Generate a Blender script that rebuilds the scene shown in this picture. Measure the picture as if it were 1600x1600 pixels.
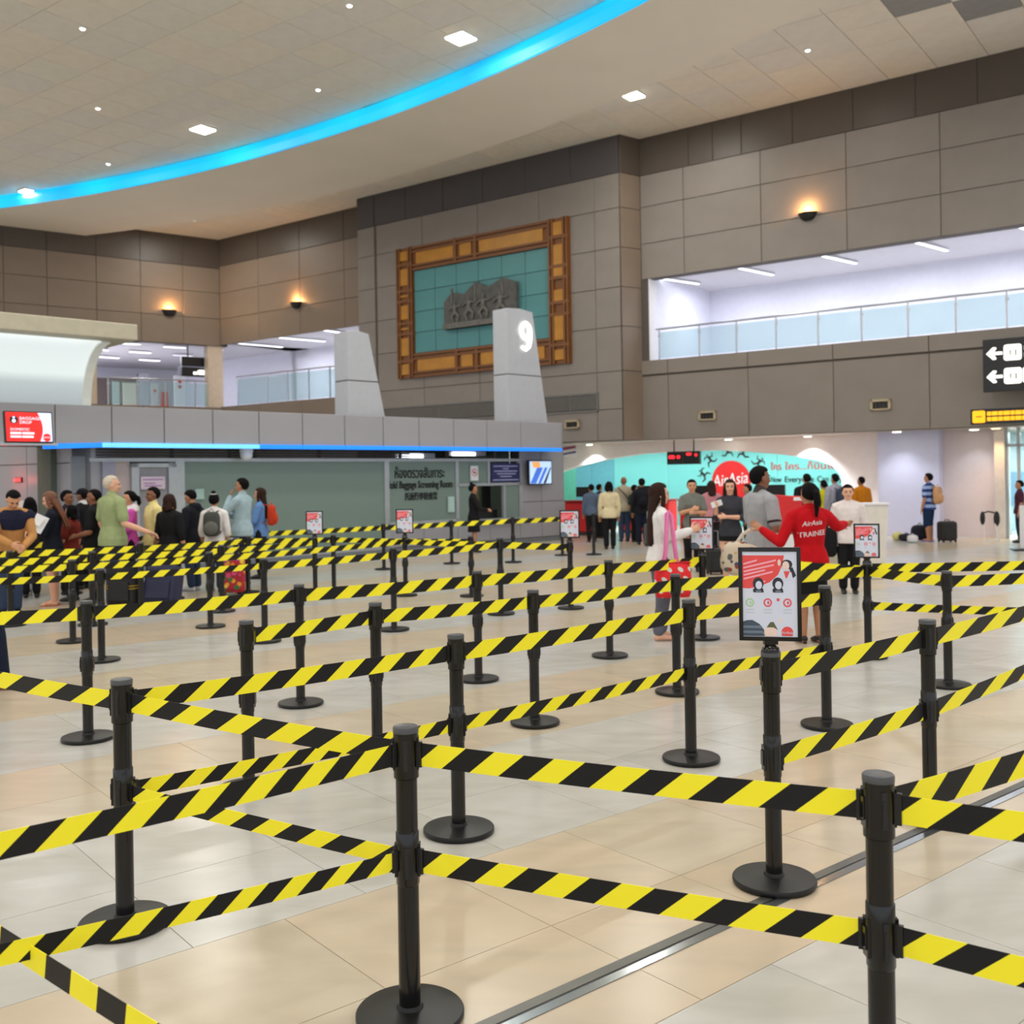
import bpy, bmesh, math, random
import numpy as np
from mathutils import Vector, Matrix, Euler
for _o in list(bpy.data.objects): bpy.data.objects.remove(_o)
random.seed(7)
C = bpy.context.scene.collection
scn = bpy.context.scene
PI = math.pi
R = math.radians

# ------------------------------------------------------------------ camera
EYE, FPX, HOR, ROLL = 1.77, 1600.0, 746.0, math.atan(.016)
cam_d = bpy.data.cameras.new('camera'); cam = bpy.data.objects.new('camera', cam_d); C.objects.link(cam)
cam_d.sensor_width = 36; cam_d.lens = 36 * FPX / 1600
cam_d.shift_y = -(800 - HOR) / 1600
cam.matrix_world = (Matrix.Translation((0, 0, EYE)) @ Matrix.Rotation(R(90), 4, 'X') @ Matrix.Rotation(-ROLL, 4, 'Z'))
cam_d.clip_end = 300
cam_d.dof.use_dof = True; cam_d.dof.focus_distance = 4.2; cam_d.dof.aperture_fstop = 3.8
scn.camera = cam

# ------------------------------------------------------------------ world, exposure
w = bpy.data.worlds.new('world'); scn.world = w; w.use_nodes = True
w.node_tree.nodes['Background'].inputs[0].default_value = (.93, .95, 1.0, 1)
w.node_tree.nodes['Background'].inputs[1].default_value = 1.1
scn.view_settings.view_transform = 'Standard'; scn.view_settings.look = 'None'
scn.view_settings.gamma = 1; scn.view_settings.use_curve_mapping = False
scn.view_settings.exposure = 0.12
scn.cycles.max_bounces = 6

def area_light(name, loc, size, power, col=(1, 1, 1), rot=(0, 0, 0), size_y=None, spread=None):
    d = bpy.data.lights.new(name, 'AREA'); d.energy = power; d.color = col; d.size = size
    if size_y: d.shape = 'RECTANGLE'; d.size_y = size_y
    else: d.shape = 'DISK'
    if spread: d.spread = spread
    o = bpy.data.objects.new(name, d); C.objects.link(o); o.location = loc; o.rotation_euler = rot
    return o

ZC = 12.1          # tiled ceiling
ZS = 11.6          # curved soffit underside
# floodlights of the hall ceiling, beyond the frame and over the queue (the grid of square lamps goes on overhead)
for x, ys in ((-21, (6, 14, 22, 30)), (-14, (-2, 6, 14, 22)), (-7, (-4, 4, 12, 19)), (0, (-4, 4, 12, 19)), (7, (-4, 4, 12, 19)), (14, (-2, 6, 14))):
    for y in ys:
        area_light('hall_floodlight', (x, y, ZS - .45), 1.0, 155, (1, .97, .92))

# ------------------------------------------------------------------ projection helpers: a point of the photograph on a real plane
def ray(px, py):
    cx = (px - 800) / FPX; cy = -(py - HOR) / FPX
    return Vector((cx * math.cos(ROLL) + cy * math.sin(ROLL), 1.0, -cx * math.sin(ROLL) + cy * math.cos(ROLL)))
def floor_at(px, py, z=0.0):
    r = ray(px, py); t = (z - EYE) / r.z
    return Vector((r.x * t, t, z))
def at_depth(px, py, d):
    r = ray(px, py); return Vector((r.x * d, d, EYE + r.z * d))
def project(p):
    cx0 = p[0] / p[1]; cz = (p[2] - EYE) / p[1]
    cx = cx0 * math.cos(ROLL) - cz * math.sin(ROLL); cy = cx0 * math.sin(ROLL) + cz * math.cos(ROLL)
    return 800 + cx * FPX, HOR - cy * FPX
class Plane:
    """vertical plane; local x runs to the right as seen from the hall, local y into the wall, z up"""
    def __init__(s, right, p):
        s.r = Vector((right[0], right[1], 0)).normalized(); s.n = Vector((-s.r.y, s.r.x, 0)); s.o = Vector((p[0], p[1], 0))
    def pix(s, px, py, off=0.0):
        q = ray(px, py); o = s.o + s.n * off; t = (o.x * s.n.x + o.y * s.n.y) / (q.x * s.n.x + q.y * s.n.y)
        p = Vector((q.x * t, q.y * t, 0)) - s.o
        return p.dot(s.r), EYE + q.z * t
    def x(s, px, py=740, off=0.0): return s.pix(px, py, off)[0]
    def mat(s, x=0, y=0, z=0):
        q = s.o + s.r * x + s.n * y
        return Matrix(((s.r.x, s.n.x, 0, q.x), (s.r.y, s.n.y, 0, q.y), (0, 0, 1, z), (0, 0, 0, 1)))
    def pt(s, x, y, z): return s.mat(x, y, z).translation
    def shifted(s, off): return Plane(s.r, s.o + s.n * off)

# ------------------------------------------------------------------ materials
def lin(c):
    return tuple(((v / 255) / 12.92 if v / 255 <= .04045 else ((v / 255 + .055) / 1.055) ** 2.4) for v in c)
_mats = {}
def mat(name, rgb, rough=.6, metal=0, var=.06, scale=6.0, emit=None, es=1.0, bump=0, alpha=None, trans=0, spec=None, coat=0):
    if name in _mats: return _mats[name]
    m = bpy.data.materials.new(name); m.use_nodes = True; _mats[name] = m
    nt = m.node_tree; b = nt.nodes['Principled BSDF']; L = nt.links.new
    c = lin(rgb)
    b.inputs['Roughness'].default_value = rough; b.inputs['Metallic'].default_value = metal
    if spec is not None: b.inputs['Specular IOR Level'].default_value = spec
    if coat: b.inputs['Coat Weight'].default_value = coat; b.inputs['Coat Roughness'].default_value = .15
    tc = nt.nodes.new('ShaderNodeTexCoord'); nz = nt.nodes.new('ShaderNodeTexNoise')
    nz.inputs['Scale'].default_value = scale; nz.inputs['Detail'].default_value = 3
    L(tc.outputs['Object'], nz.inputs['Vector'])
    rp = nt.nodes.new('ShaderNodeValToRGB')
    rp.color_ramp.elements[0].position = .3; rp.color_ramp.elements[1].position = .7
    rp.color_ramp.elements[0].color = (*[v * (1 - var) for v in c], 1)
    rp.color_ramp.elements[1].color = (*[min(1, v * (1 + var)) for v in c], 1)
    L(nz.outputs['Fac'], rp.inputs['Fac']); L(rp.outputs['Color'], b.inputs['Base Color'])
    if emit is not None:
        b.inputs['Emission Color'].default_value = (*lin(emit), 1); b.inputs['Emission Strength'].default_value = es
    if bump:
        bp = nt.nodes.new('ShaderNodeBump'); bp.inputs['Strength'].default_value = bump; bp.inputs['Distance'].default_value = .01
        L(nz.outputs['Fac'], bp.inputs['Height']); L(bp.outputs['Normal'], b.inputs['Normal'])
    if trans: b.inputs['Transmission Weight'].default_value = trans
    if alpha is not None: b.inputs['Alpha'].default_value = alpha
    return m
def nodes(m): return m.node_tree, m.node_tree.nodes['Principled BSDF'], m.node_tree.links.new

# ------------------------------------------------------------------ mesh helpers
class MB:
    def __init__(s): s.v = []; s.f = []; s.mi = []; s.cur = 0; s.uv = None
    def add(s, vs, fs):
        b = len(s.v); s.v += [tuple(v) for v in vs]; s.f += [tuple(i + b for i in f) for f in fs]; s.mi += [s.cur] * len(fs); return s
    def box(s, x0, x1, y0, y1, z0, z1, M=None):
        if x0 > x1: x0, x1 = x1, x0
        if y0 > y1: y0, y1 = y1, y0
        if z0 > z1: z0, z1 = z1, z0
        vs = [(x, y, z) for x in (x0, x1) for y in (y0, y1) for z in (z0, z1)]
        if M is not None: vs = [M @ Vector(v) for v in vs]
        return s.add(vs, [(0, 1, 3, 2), (4, 6, 7, 5), (0, 4, 5, 1), (2, 3, 7, 6), (0, 2, 6, 4), (1, 5, 7, 3)])
    def prism(s, pts, y0, y1, M=None):
        """outline in x,z (anticlockwise seen from -y) pushed from y0 to y1"""
        n = len(pts); vs = [(x, y0, z) for x, z in pts] + [(x, y1, z) for x, z in pts]
        if M is not None: vs = [M @ Vector(v) for v in vs]
        return s.add(vs, [tuple(range(n)), tuple(range(2 * n - 1, n - 1, -1))] + [(i, i + n, (i + 1) % n + n, (i + 1) % n) for i in range(n)])
    def lathe(s, prof, n=32, c=(0, 0, 0)):
        k = len(prof); vs = []
        for r, z in prof:
            for i in range(n):
                a = 2 * PI * i / n; vs.append((c[0] + r * math.cos(a), c[1] + r * math.sin(a), c[2] + z))
        fs = [(j * n + i, j * n + (i + 1) % n, (j + 1) * n + (i + 1) % n, (j + 1) * n + i) for j in range(k - 1) for i in range(n)]
        fs += [tuple(range(n - 1, -1, -1)), tuple(range((k - 1) * n, k * n))]
        return s.add(vs, fs)
    def tube(s, pts, rad, n=10, up=(0, 1, 0), cap=True):
        """round or elliptic tube; rad: number or (a, b) per point; rounded ends"""
        P = [Vector(p) for p in pts]; q = [(r, r) if not isinstance(r, (tuple, list)) else r for r in rad]
        if cap:
            d0 = (P[0] - P[1]).normalized(); d1 = (P[-1] - P[-2]).normalized()
            e0 = min(q[0]); e1 = min(q[-1])
            P = [P[0] + d0 * e0 * .95, P[0] + d0 * e0 * .65] + P + [P[-1] + d1 * e1 * .65, P[-1] + d1 * e1 * .95]
            sc = lambda r, k: (r[0] * k, r[1] * k)
            q = [sc(q[0], .3), sc(q[0], .76)] + q + [sc(q[-1], .76), sc(q[-1], .3)]
        vs = []; m = len(P); u = Vector(up)
        for i in range(m):
            t = (P[min(i + 1, m - 1)] - P[max(i - 1, 0)]).normalized()
            a = t.cross(u)
            if a.length < 1e-3: a = t.cross(Vector((1, .3, 0)))
            a.normalize(); b = a.cross(t).normalized()
            for k in range(n):
                th = 2 * PI * k / n; vs.append(P[i] + a * (q[i][0] * math.cos(th)) + b * (q[i][1] * math.sin(th)))
        fs = [(j * n + i, (j + 1) * n + i, (j + 1) * n + (i + 1) % n, j * n + (i + 1) % n) for j in range(m - 1) for i in range(n)]
        fs += [tuple(range(n)), tuple(range(m * n - 1, (m - 1) * n - 1, -1))]
        return s.add(vs, fs)
    def ball(s, c, r, n=16, k=10, M=None, fn=None):
        vs = []; rx, ry, rz = r if isinstance(r, (tuple, list)) else (r, r, r)
        for j in range(k + 1):
            ph = PI * (j + (.02 if j == 0 else -.02 if j == k else 0)) / k
            for i in range(n):
                a = 2 * PI * i / n; d = Vector((math.sin(ph) * math.cos(a), math.sin(ph) * math.sin(a), math.cos(ph)))
                g = fn(d) if fn else 1
                v = Vector((c[0] + d.x * rx * g, c[1] + d.y * ry * g, c[2] + d.z * rz * g))
                vs.append(M @ v if M is not None else v)
        fs = [(j * n + i, (j + 1) * n + i, (j + 1) * n + (i + 1) % n, j * n + (i + 1) % n) for j in range(k) for i in range(n)]
        fs += [tuple(range(n)), tuple(range((k + 1) * n - 1, k * n - 1, -1))]
        return s.add(vs, fs)
    def mesh(s, name, mats, smooth=False):
        me = bpy.data.meshes.new(name); me.from_pydata(s.v, [], s.f)
        for m in (mats if isinstance(mats, (list, tuple)) else [mats]): me.materials.append(m)
        if any(s.mi): me.polygons.foreach_set('material_index', s.mi)
        if smooth: me.polygons.foreach_set('use_smooth', [True] * len(s.f))
        me.update(); return me
    def obj(s, name, mats, parent=None, M=None, smooth=False, bevel=0, auto=None):
        return link(name, s.mesh(name, mats, smooth), parent, M, bevel, auto)
def link(name, me, parent=None, M=None, bevel=0, auto=None):
    o = bpy.data.objects.new(name, me); C.objects.link(o)
    if parent is not None: o.parent = parent
    if M is not None: o.matrix_local = M
    if bevel:
        b = o.modifiers.new('bevel', 'BEVEL'); b.width = bevel; b.segments = 2; b.limit_method = 'ANGLE'
    return o
def smooth_by_angle(me, deg=35):
    me.polygons.foreach_set('use_smooth', [True] * len(me.polygons))
    try: me.set_sharp_from_angle(angle=R(deg))
    except Exception: pass
    return me
def tag(o, label=None, cat=None, group=None, kind=None):
    if label: o['label'] = label
    if cat: o['category'] = cat
    if group: o['group'] = group
    if kind: o['kind'] = kind
    return o
def empty(name, M, label=None, cat=None, group=None, kind=None):
    o = bpy.data.objects.new(name, None); C.objects.link(o); o.empty_display_size = .1
    o.matrix_world = M if isinstance(M, Matrix) else Matrix.Translation(M)
    return tag(o, label, cat, group, kind)
def copy_tree(o, parent=None):
    c = o.copy(); C.objects.link(c)
    if parent is not None: c.parent = parent
    for ch in [x for x in C.objects if x.parent == o and x is not c]: copy_tree(ch, c)
    return c
def text(name, s, size, M, m, parent=None, extrude=.004, align='CENTER', squeeze=1.0, res=3, bold=0):
    cu = bpy.data.curves.new(name, 'FONT'); cu.body = s; cu.size = size; cu.extrude = extrude
    cu.align_x = align; cu.align_y = 'CENTER'; cu.resolution_u = res; cu.offset = bold
    o = bpy.data.objects.new(name, cu); C.objects.link(o)
    dg = bpy.context.evaluated_depsgraph_get(); me = bpy.data.meshes.new_from_object(o.evaluated_get(dg))
    bpy.data.objects.remove(o); me.materials.clear(); me.materials.append(m)
    # text lies in x,y: stand it up so it reads from -y
    me.transform(Matrix.Rotation(R(90), 4, 'X') @ Matrix.Diagonal((squeeze, 1, 1, 1)))
    return link(name, me, parent, M)
T = Matrix.Translation
# ------------------------------------------------------------------ the planes of the hall
RW = Plane((1.34375, -1), floor_at(1385, 841))                 # long wall on the right, runs back to the corner
X_COR = RW.x(348)
LW = Plane((1.375, 1), RW.pt(X_COR, 0, 0))                     # wall on the left, meets it in the corner (x = 0 there)
CP = Plane((1.03125, 1), floor_at(880, 843))                   # glass front of the baggage room (x = 0 at its right end)
FA = CP.shifted(-.6)                                           # fascia above it

# ------------------------------------------------------------------ wall materials
def panel_mat(name, rgb, rough=.45):
    return mat(name, rgb, rough, var=.05, scale=1.3, spec=.35)
M_wall = panel_mat('grey_brown_cladding', (134, 127, 121))
M_wall2 = panel_mat('brown_cladding', (128, 114, 101))
M_dark = panel_mat('dark_brown_cladding', (84, 76, 70), .4)
M_darkgrey = panel_mat('dark_grey_cladding', (80, 77, 79), .32)
M_joint = mat('dark_joint', (62, 57, 53), .8); M_wjoint = mat('cladding_joint', (88, 82, 77), .8); M_wall3 = panel_mat('grey_beige_cladding', (132, 124, 116))
M_white = mat('white_paint', (226, 226, 230), .55, var=.02)
M_lilac = mat('pale_lilac_paint', (203, 206, 234), .5, var=.02)
M_pinkish = mat('pale_pink_paint', (214, 203, 206), .5, var=.02)
M_ceil = mat('ceiling_tile_white', (236, 231, 220), .8, var=.03, scale=3)
M_ceildark = mat('ceiling_panel_grey', (150, 150, 150), .7)
M_soffit = mat('soffit_plaster', (238, 231, 217), .75, var=.02, scale=.6)
M_led = mat('warm_lamp', (255, 250, 225), .5, emit=(255, 250, 228), es=7)
M_tube = mat('white_tube', (255, 255, 255), .5, emit=(245, 248, 255), es=2.6)
M_tube2 = mat('pale_tube', (240, 240, 245), .5, emit=(235, 235, 245), es=.85)
M_black = mat('black_plastic', (22, 22, 24), .4)
M_steel = mat('brushed_steel', (176, 180, 184), .3, metal=.9)
M_grey = mat('grey_panel', (158, 158, 164), .42, var=.03, scale=1.5)
M_greyd = mat('grey_column', (120, 126, 132), .45)
M_beige = mat('beige_metal', (176, 160, 132), .5)

def glass_mat(name, tint, refl=.1, clear=.85):
    m = bpy.data.materials.new(name); m.use_nodes = True; nt = m.node_tree; nt.nodes.clear(); L = nt.links.new
    out = nt.nodes.new('ShaderNodeOutputMaterial'); mx = nt.nodes.new('ShaderNodeMixShader'); m2 = nt.nodes.new('ShaderNodeMixShader')
    tr = nt.nodes.new('ShaderNodeBsdfTransparent'); tr.inputs[0].default_value = (*lin(tint), 1)
    gl = nt.nodes.new('ShaderNodeBsdfGlossy'); gl.inputs['Roughness'].default_value = .05
    df = nt.nodes.new('ShaderNodeBsdfDiffuse'); df.inputs[0].default_value = (*lin(tint), 1)
    fr = nt.nodes.new('ShaderNodeFresnel'); fr.inputs[0].default_value = 1.12
    m2.inputs[0].default_value = 1 - clear; L(tr.outputs[0], m2.inputs[1]); L(df.outputs[0], m2.inputs[2])
    L(fr.outputs[0], mx.inputs[0]); L(m2.outputs[0], mx.inputs[1]); L(gl.outputs[0], mx.inputs[2]); L(mx.outputs[0], out.inputs[0])
    return m
M_glass = glass_mat('clear_glass', (228, 240, 240), clear=.9)
M_frost = glass_mat('green_frosted_glass', (138, 158, 150), clear=.2)
M_frostp = glass_mat('pinkish_frosted_glass', (214, 172, 164), clear=.1)

_pc = {}
def panel(par, x0, x1, y0, y1, z0, z1, m, gap=.008, name='wall_panel', bev=.008):
    key = (round(x1 - x0, 3), round(y1 - y0, 3), round(z1 - z0, 3), m.name, name)
    if key not in _pc:
        a, b, c = (x1 - x0) / 2 - gap, (y1 - y0), (z1 - z0) / 2 - gap
        mb = MB(); e = bev   # chamfered front
        vs = [(-a, b, -c), (a, b, -c), (a, b, c), (-a, b, c), (-a, e, -c), (a, e, -c), (a, e, c), (-a, e, c),
              (-a + e, 0, -c + e), (a - e, 0, -c + e), (a - e, 0, c - e), (-a + e, 0, c - e)]
        fs = [(3, 2, 1, 0)]
        for k in range(4):
            n = (k + 1) % 4; fs += [(k, n, 4 + n, 4 + k), (4 + k, 4 + n, 8 + n, 8 + k)]
        fs += [(8, 9, 10, 11)]
        _pc[key] = MB().add(vs, fs).mesh(name, m)
    return link(name, _pc[key], par, T(((x0 + x1) / 2, y0, (z0 + z1) / 2)))
def grid(par, xs, zs, m, y0=-.03, y1=.0, **k):
    for i in range(len(xs) - 1):
        for j in range(len(zs) - 1): panel(par, xs[i], xs[i + 1], y0, y1, zs[j], zs[j + 1], m, **k)
def frange(a, b, st):
    n = max(1, round((b - a) / st)); return [a + (b - a) * i / n for i in range(n + 1)]
def structure(name, plane, build, m, **k):
    mb = MB(); build(mb); o = mb.obj(name, m, M=plane.mat()); tag(o, kind='structure'); return o

# ------------------------------------------------------------------ block with the mural stands proud of the right wall
def _block():
    e = RW.pt(RW.x(1009), 0, 0); a, b = 0.0, 4.0
    for _ in range(40):
        t = (a + b) / 2; q = e - LW.r * t
        if project((q.x, q.y, 6))[0] > 974: a = t
        else: b = t
    return LW.r * t
_bo = _block(); B_OFF = abs(_bo.dot(RW.n)); BW = RW.shifted(-B_OFF)
XB1 = BW.x(974); XB0 = BW.x(564)
XR0 = RW.x(1008); XO0 = RW.x(1019)            # right wall starts here; mezzanine opening starts here
XR1 = RW.x(1600) + 5
Z_BAND, Z_OT, Z_OB, Z_LEDGE, Z_LOW = 10.95, 7.77, 5.28, 4.86, 2.85

# right wall: core with its opening, then panels
def b(mb):
    mb.box(XR0 - .6, XR1, 0, .35, Z_OT, ZC + .1); mb.box(XR0 - .6, XR1, 0, .35, Z_LOW, Z_OB - .02); mb.box(XR0 - .6, XO0, 0, .35, Z_OB - .02, Z_OT)
    mb.box(X_COR - .3, XB0 + 1.2, 0, .35, Z_OT - .1, ZC + .1); mb.box(X_COR - .3, XB0 + 1.2, 0, .35, Z_LOW, 4.98)
wall_right = structure('wall_right', RW, b, M_wjoint)
sx = [XR0, RW.x(1075), RW.x(1196), RW.x(1330), RW.x(1477)]
while sx[-1] < XR1: sx.append(sx[-1] + 2.43)
grid(wall_right, [XO0 if False else sx[0]] + sx[1:], [Z_OT, 8.85, 9.98, Z_BAND], M_wall)
dx = [XR0] + [RW.x(p) for p in (1084, 1122, 1167, 1247, 1342, 1440, 1537)] + [RW.x(1537) + 1.6, RW.x(1537) + 3.2, XR1]
grid(wall_right, dx, [Z_BAND, ZC], M_dark, y0=-.022)
lx = [RW.x(980)] + [RW.x(p) for p in (1047, 1172, 1305, 1455)] + [RW.x(1455) + 2.5, XR1]
grid(wall_right, lx, [Z_LOW, Z_LEDGE - .06], M_wall3)
grid(wall_right, lx, [Z_LEDGE - .02, Z_OB], M_wall3, y0=-.06)
cx_ = frange(X_COR + .02, XB0 + 1.0, 2.4)
grid(wall_right, cx_, [7.6, 8.7, 9.8, Z_BAND], M_wall2); grid(wall_right, cx_, [Z_BAND, ZC], M_dark)
grid(wall_right, cx_, [Z_LOW, 4.98], M_wall2)

# block
def b(mb): mb.box(XB0, XB1, 0.03, B_OFF + .1, 2.85, ZC + .1)
wall_mural = structure('wall_mural', BW, b, M_wjoint)
XG = BW.x(592)
bx = [XG + .05] + [BW.x(p) for p in (665, 752, 848, 935)] + [XB1]
grid(wall_mural, bx, [2.85, 3.8, 4.95, 6.3, 7.5, 8.7, 9.9, Z_BAND], M_wall, y0=0, y1=.03)
grid(wall_mural, [XB0, XG - .05], [2.85, 4.95, 6.3, 7.5, 8.7, 9.9, Z_BAND], M_wall, y0=0, y1=.03)
grid(wall_mural, [XB0, XG - .05] , [Z_BAND, ZC], M_darkgrey, y0=-.01, y1=.03)
grid(wall_mural, [XG + .05] + frange(BW.x(640), XB1, 1.6), [Z_BAND, ZC], M_darkgrey, y0=-.01, y1=.03)
# its right flank, towards the hall's right wall: panels of the same cladding
fl = Plane(-LW.r, BW.pt(XB1, 0, 0)); fd = (_bo).length
flank = Plane(LW.r * 1.0, BW.pt(XB1, 0, 0))
def b(mb): mb.box(0, fd, -.04, -.015, 2.85, ZC)
wf = structure('wall_mural_side', flank, b, M_joint)
grid(wf, [0, fd], [2.85, 4.95, 6.3, 7.5, 8.7, 9.9, Z_BAND], M_wall2, y0=-.05, y1=-.03); grid(wf, [0, fd], [Z_BAND, ZC], M_dark, y0=-.05, y1=-.03)

# left wall
XL0 = LW.x(-260)
def b(mb):
    mb.box(XL0, .3, 0, .35, 7.56, ZC + .1); mb.box(XL0, .3, 0, .35, 2.2, 4.95)
    mb.box(LW.x(122), LW.x(153), .05, .6, 4.9, 7.6)
wall_left = structure('wall_left', LW, b, M_wjoint)
lxs = [XL0] + [LW.x(p) for p in (-90, 10, 78, 155, 224, 290)] + [-.02]
grid(wall_left, lxs, [7.56, 8.7, 9.8, 10.85], M_wall2); grid(wall_left, lxs, [10.85, ZC], M_dark, y0=-.022)
grid(wall_left, lxs, [2.2, 4.6], M_wall2); grid(wall_left, lxs, [4.62, 4.95], M_wall2, y0=-.08)
pl = MB(); pl.box(LW.x(121), LW.x(154), .03, .62, 4.95, 7.56); tag(pl.obj('trim_1', mat('cream_pillar', (196, 178, 156), .5), M=LW.mat()), kind='structure')
pl = MB(); pl.box(-.55, .1, .04, .5, 4.95, 7.56); tag(pl.obj('trim_2', mat('cream_pillar', (196, 178, 156), .5), M=LW.mat()), kind='structure')

# ------------------------------------------------------------------ mezzanine rooms behind the openings
def room(name, plane, x0, x1, y1, zf, zc, wallm, ceilm, x0wall=True, x1wall=True):
    mb = MB(); mb.box(x0 - .2, x1 + .2, y1, y1 + .15, zf, zc); 
    if x0wall: mb.box(x0 - .2, x0, .36, y1, zf, zc)
    if x1wall: mb.box(x1, x1 + .2, .36, y1, zf, zc)
    tag(mb.obj('wall_' + name, wallm, M=plane.mat()), kind='structure')
    tag(MB().box(x0 - .2, x1 + .2, .36, y1, zc, zc + .15).obj('ceiling_' + name, ceilm, M=plane.mat()), kind='structure')
    tag(MB().box(x0 - .2, x1 + .2, .36, y1, zf - .2, zf).obj('floor_' + name, M_white, M=plane.mat()), kind='structure')
M_mezz = mat('mezzanine_white', (222, 222, 234), .6, var=.02)
M_mezc = mat('mezzanine_ceiling', (205, 202, 206), .7, var=.03)
tag(MB().box(XO0 - .01, XO0 + .015, -.03, .4, Z_OB, Z_OT).obj('trim_12', M_white, M=RW.mat()), kind='structure')
room('mezzanine_right', RW, XO0, XR1, 4.2, 5.1, 7.95, M_mezz, M_mezc)
XM1 = XB0 + 1.0
room('mezzanine_corner', RW, X_COR - .1, XM1, 4.2, 4.9, 7.75, M_mezz, M_mezc, x0wall=False)
tag(MB().box(X_COR - 9, X_COR, 4.2, 4.35, 4.9, 7.75).obj('wall_mezzanine_far', M_mezz, M=RW.mat()), kind='structure')
room('mezzanine_left', LW, XL0, 5, 12, 4.9, 7.75, M_mezz, M_mezc, x1wall=False)
def strip_light(p0, p1, z, wd=.16, m=None, name='strip_light', label='', group=None):
    a = Vector(p0); q = Vector(p1); d = (q - a); L = d.length; ang = math.atan2(d.y, d.x)
    o = empty(name, T((a + q) / 2) @ Matrix.Rotation(ang, 4, 'Z'), label, 'light', group)
    MB().box(-L / 2, L / 2, -wd / 2, wd / 2, -.02, .03).obj('housing', M_white, o)
    MB().box(-L / 2 + .02, L / 2 - .02, -wd / 2 + .02, wd / 2 - .02, -.03, -.02).obj('diffuser', m or M_tube, o)
    return o
G1 = 'strip lights under the right mezzanine ceiling'
_ord = ['first', 'second', 'third', 'fourth', 'fifth', 'sixth', 'seventh', 'eighth', 'ninth', 'tenth', 'eleventh', 'twelfth', 'thirteenth', 'fourteenth', 'fifteenth', 'sixteenth', 'seventeenth', 'eighteenth']
for i, (x0, y0, x1, y1) in enumerate([(1031, 434, 1092, 443), (1150, 417, 1208, 429), (1281, 398, 1338, 411), (1425, 376, 1480, 391), (1584, 351, 1640, 368)]):
    p, q = floor_at(x0, y0, 7.9), floor_at(x1, y1, 7.9)
    strip_light(p, q, 7.9, .14, label='white ceiling strip light above the right glass balustrade, %s from the left' % _ord[i], group=G1)
for k in range(6):
    p = RW.pt(XO0 + 1.5 + 2.6 * k, 2.2, 7.8); area_light('mezzanine_lamp', p, 1.2, 54, (.92, .94, 1), size_y=1.2)
G2 = 'strip lights in the corner mezzanine'
for i, (x0, y0, x1, y1) in enumerate([(373, 536, 442, 542), (437, 527, 508, 533), (505, 515, 545, 521)]):
    strip_light(floor_at(x0, y0, 7.7), floor_at(x1, y1, 7.7), 7.7, .2, label='white strip light in the corner mezzanine, %s from the left' % _ord[i], group=G2)
for k in range(3): area_light('mezzanine_lamp', RW.pt(X_COR + 1.5 + 3 * k, 2.3, 7.6), 1.2, 62, (.92, .93, 1), size_y=1.2)
G3 = 'strip lights in the far left mezzanine'
for i, (x0, x1, y, dim) in enumerate([(0, 20, 535, 0), (8, 47, 547.5, 0), (27, 70, 524, 0), (57, 95, 539, 1), (81, 109, 552, 0), (107, 122, 529, 0), (154, 168, 545, 0), (154, 186, 557, 0), (183, 220, 535.5, 0), (202, 236, 549, 0), (217, 250, 561.5, 0), (255, 290, 541, 0), (270, 301, 554, 1), (323, 348, 545, 0)]):
    strip_light(floor_at(x0, y, 7.68), floor_at(x1, y + 2, 7.68), 7.68, .22, m=M_tube2 if dim else M_tube,
                label='%s strip light on the far left mezzanine ceiling, %s from the left' % ('dim' if dim else 'bright', _ord[i]), group=G3)
for k in range(4): area_light('mezzanine_lamp', LW.pt(-3 - 4 * k, 5, 7.6), 2, 170, (.95, .94, 1), size_y=2)

def balustrade(plane, xs, z0, z1, label, y=.1):
    o = empty('glass_balustrade', plane.mat(xs[0], y, z0), label, 'balustrade')
    x0 = xs[0]
    for i, x in enumerate(xs):
        MB().box(x - x0 - .02, x - x0 + .02, -.02, .02, 0, z1 - z0 - .02).obj('post', M_steel, o)
        MB().box(x - x0 - .035, x - x0 + .05, -.03, .03, (z1 - z0) * .75, (z1 - z0) * .8).obj('clamp', M_steel, o)
    for i in range(len(xs) - 1):
        MB().box(xs[i] - x0 + .03, xs[i + 1] - x0 - .03, -.006, .006, .04, z1 - z0 - .1).obj('glass_pane', M_glass, o)
    mb = MB(); mb.tube([(-.1, 0, z1 - z0), (xs[-1] - x0 + .1, 0, z1 - z0)], [.03, .03], 10, up=(0, 0, 1)); mb.obj('handrail', M_steel, o, smooth=True)
balustrade(RW, [RW.x(p) for p in (1031, 1094, 1152, 1214, 1280, 1348, 1421, 1496, 1576)] + [RW.x(1576) + 1.5, RW.x(1576) + 3], 5.28, 6.22, 'glass balustrade with steel posts along the bright right mezzanine')
balustrade(RW, [RW.x(p) for p in (371, 417, 449, 482, 515, 548)], 4.98, 6.2, 'glass balustrade with steel posts in the corner mezzanine beside the tall pylon')
balustrade(LW, [LW.x(p) for p in (172, 218, 262, 308, 342)], 4.95, 6.05, 'glass balustrade in front of the far left shops, above the grey fascia')

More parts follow.
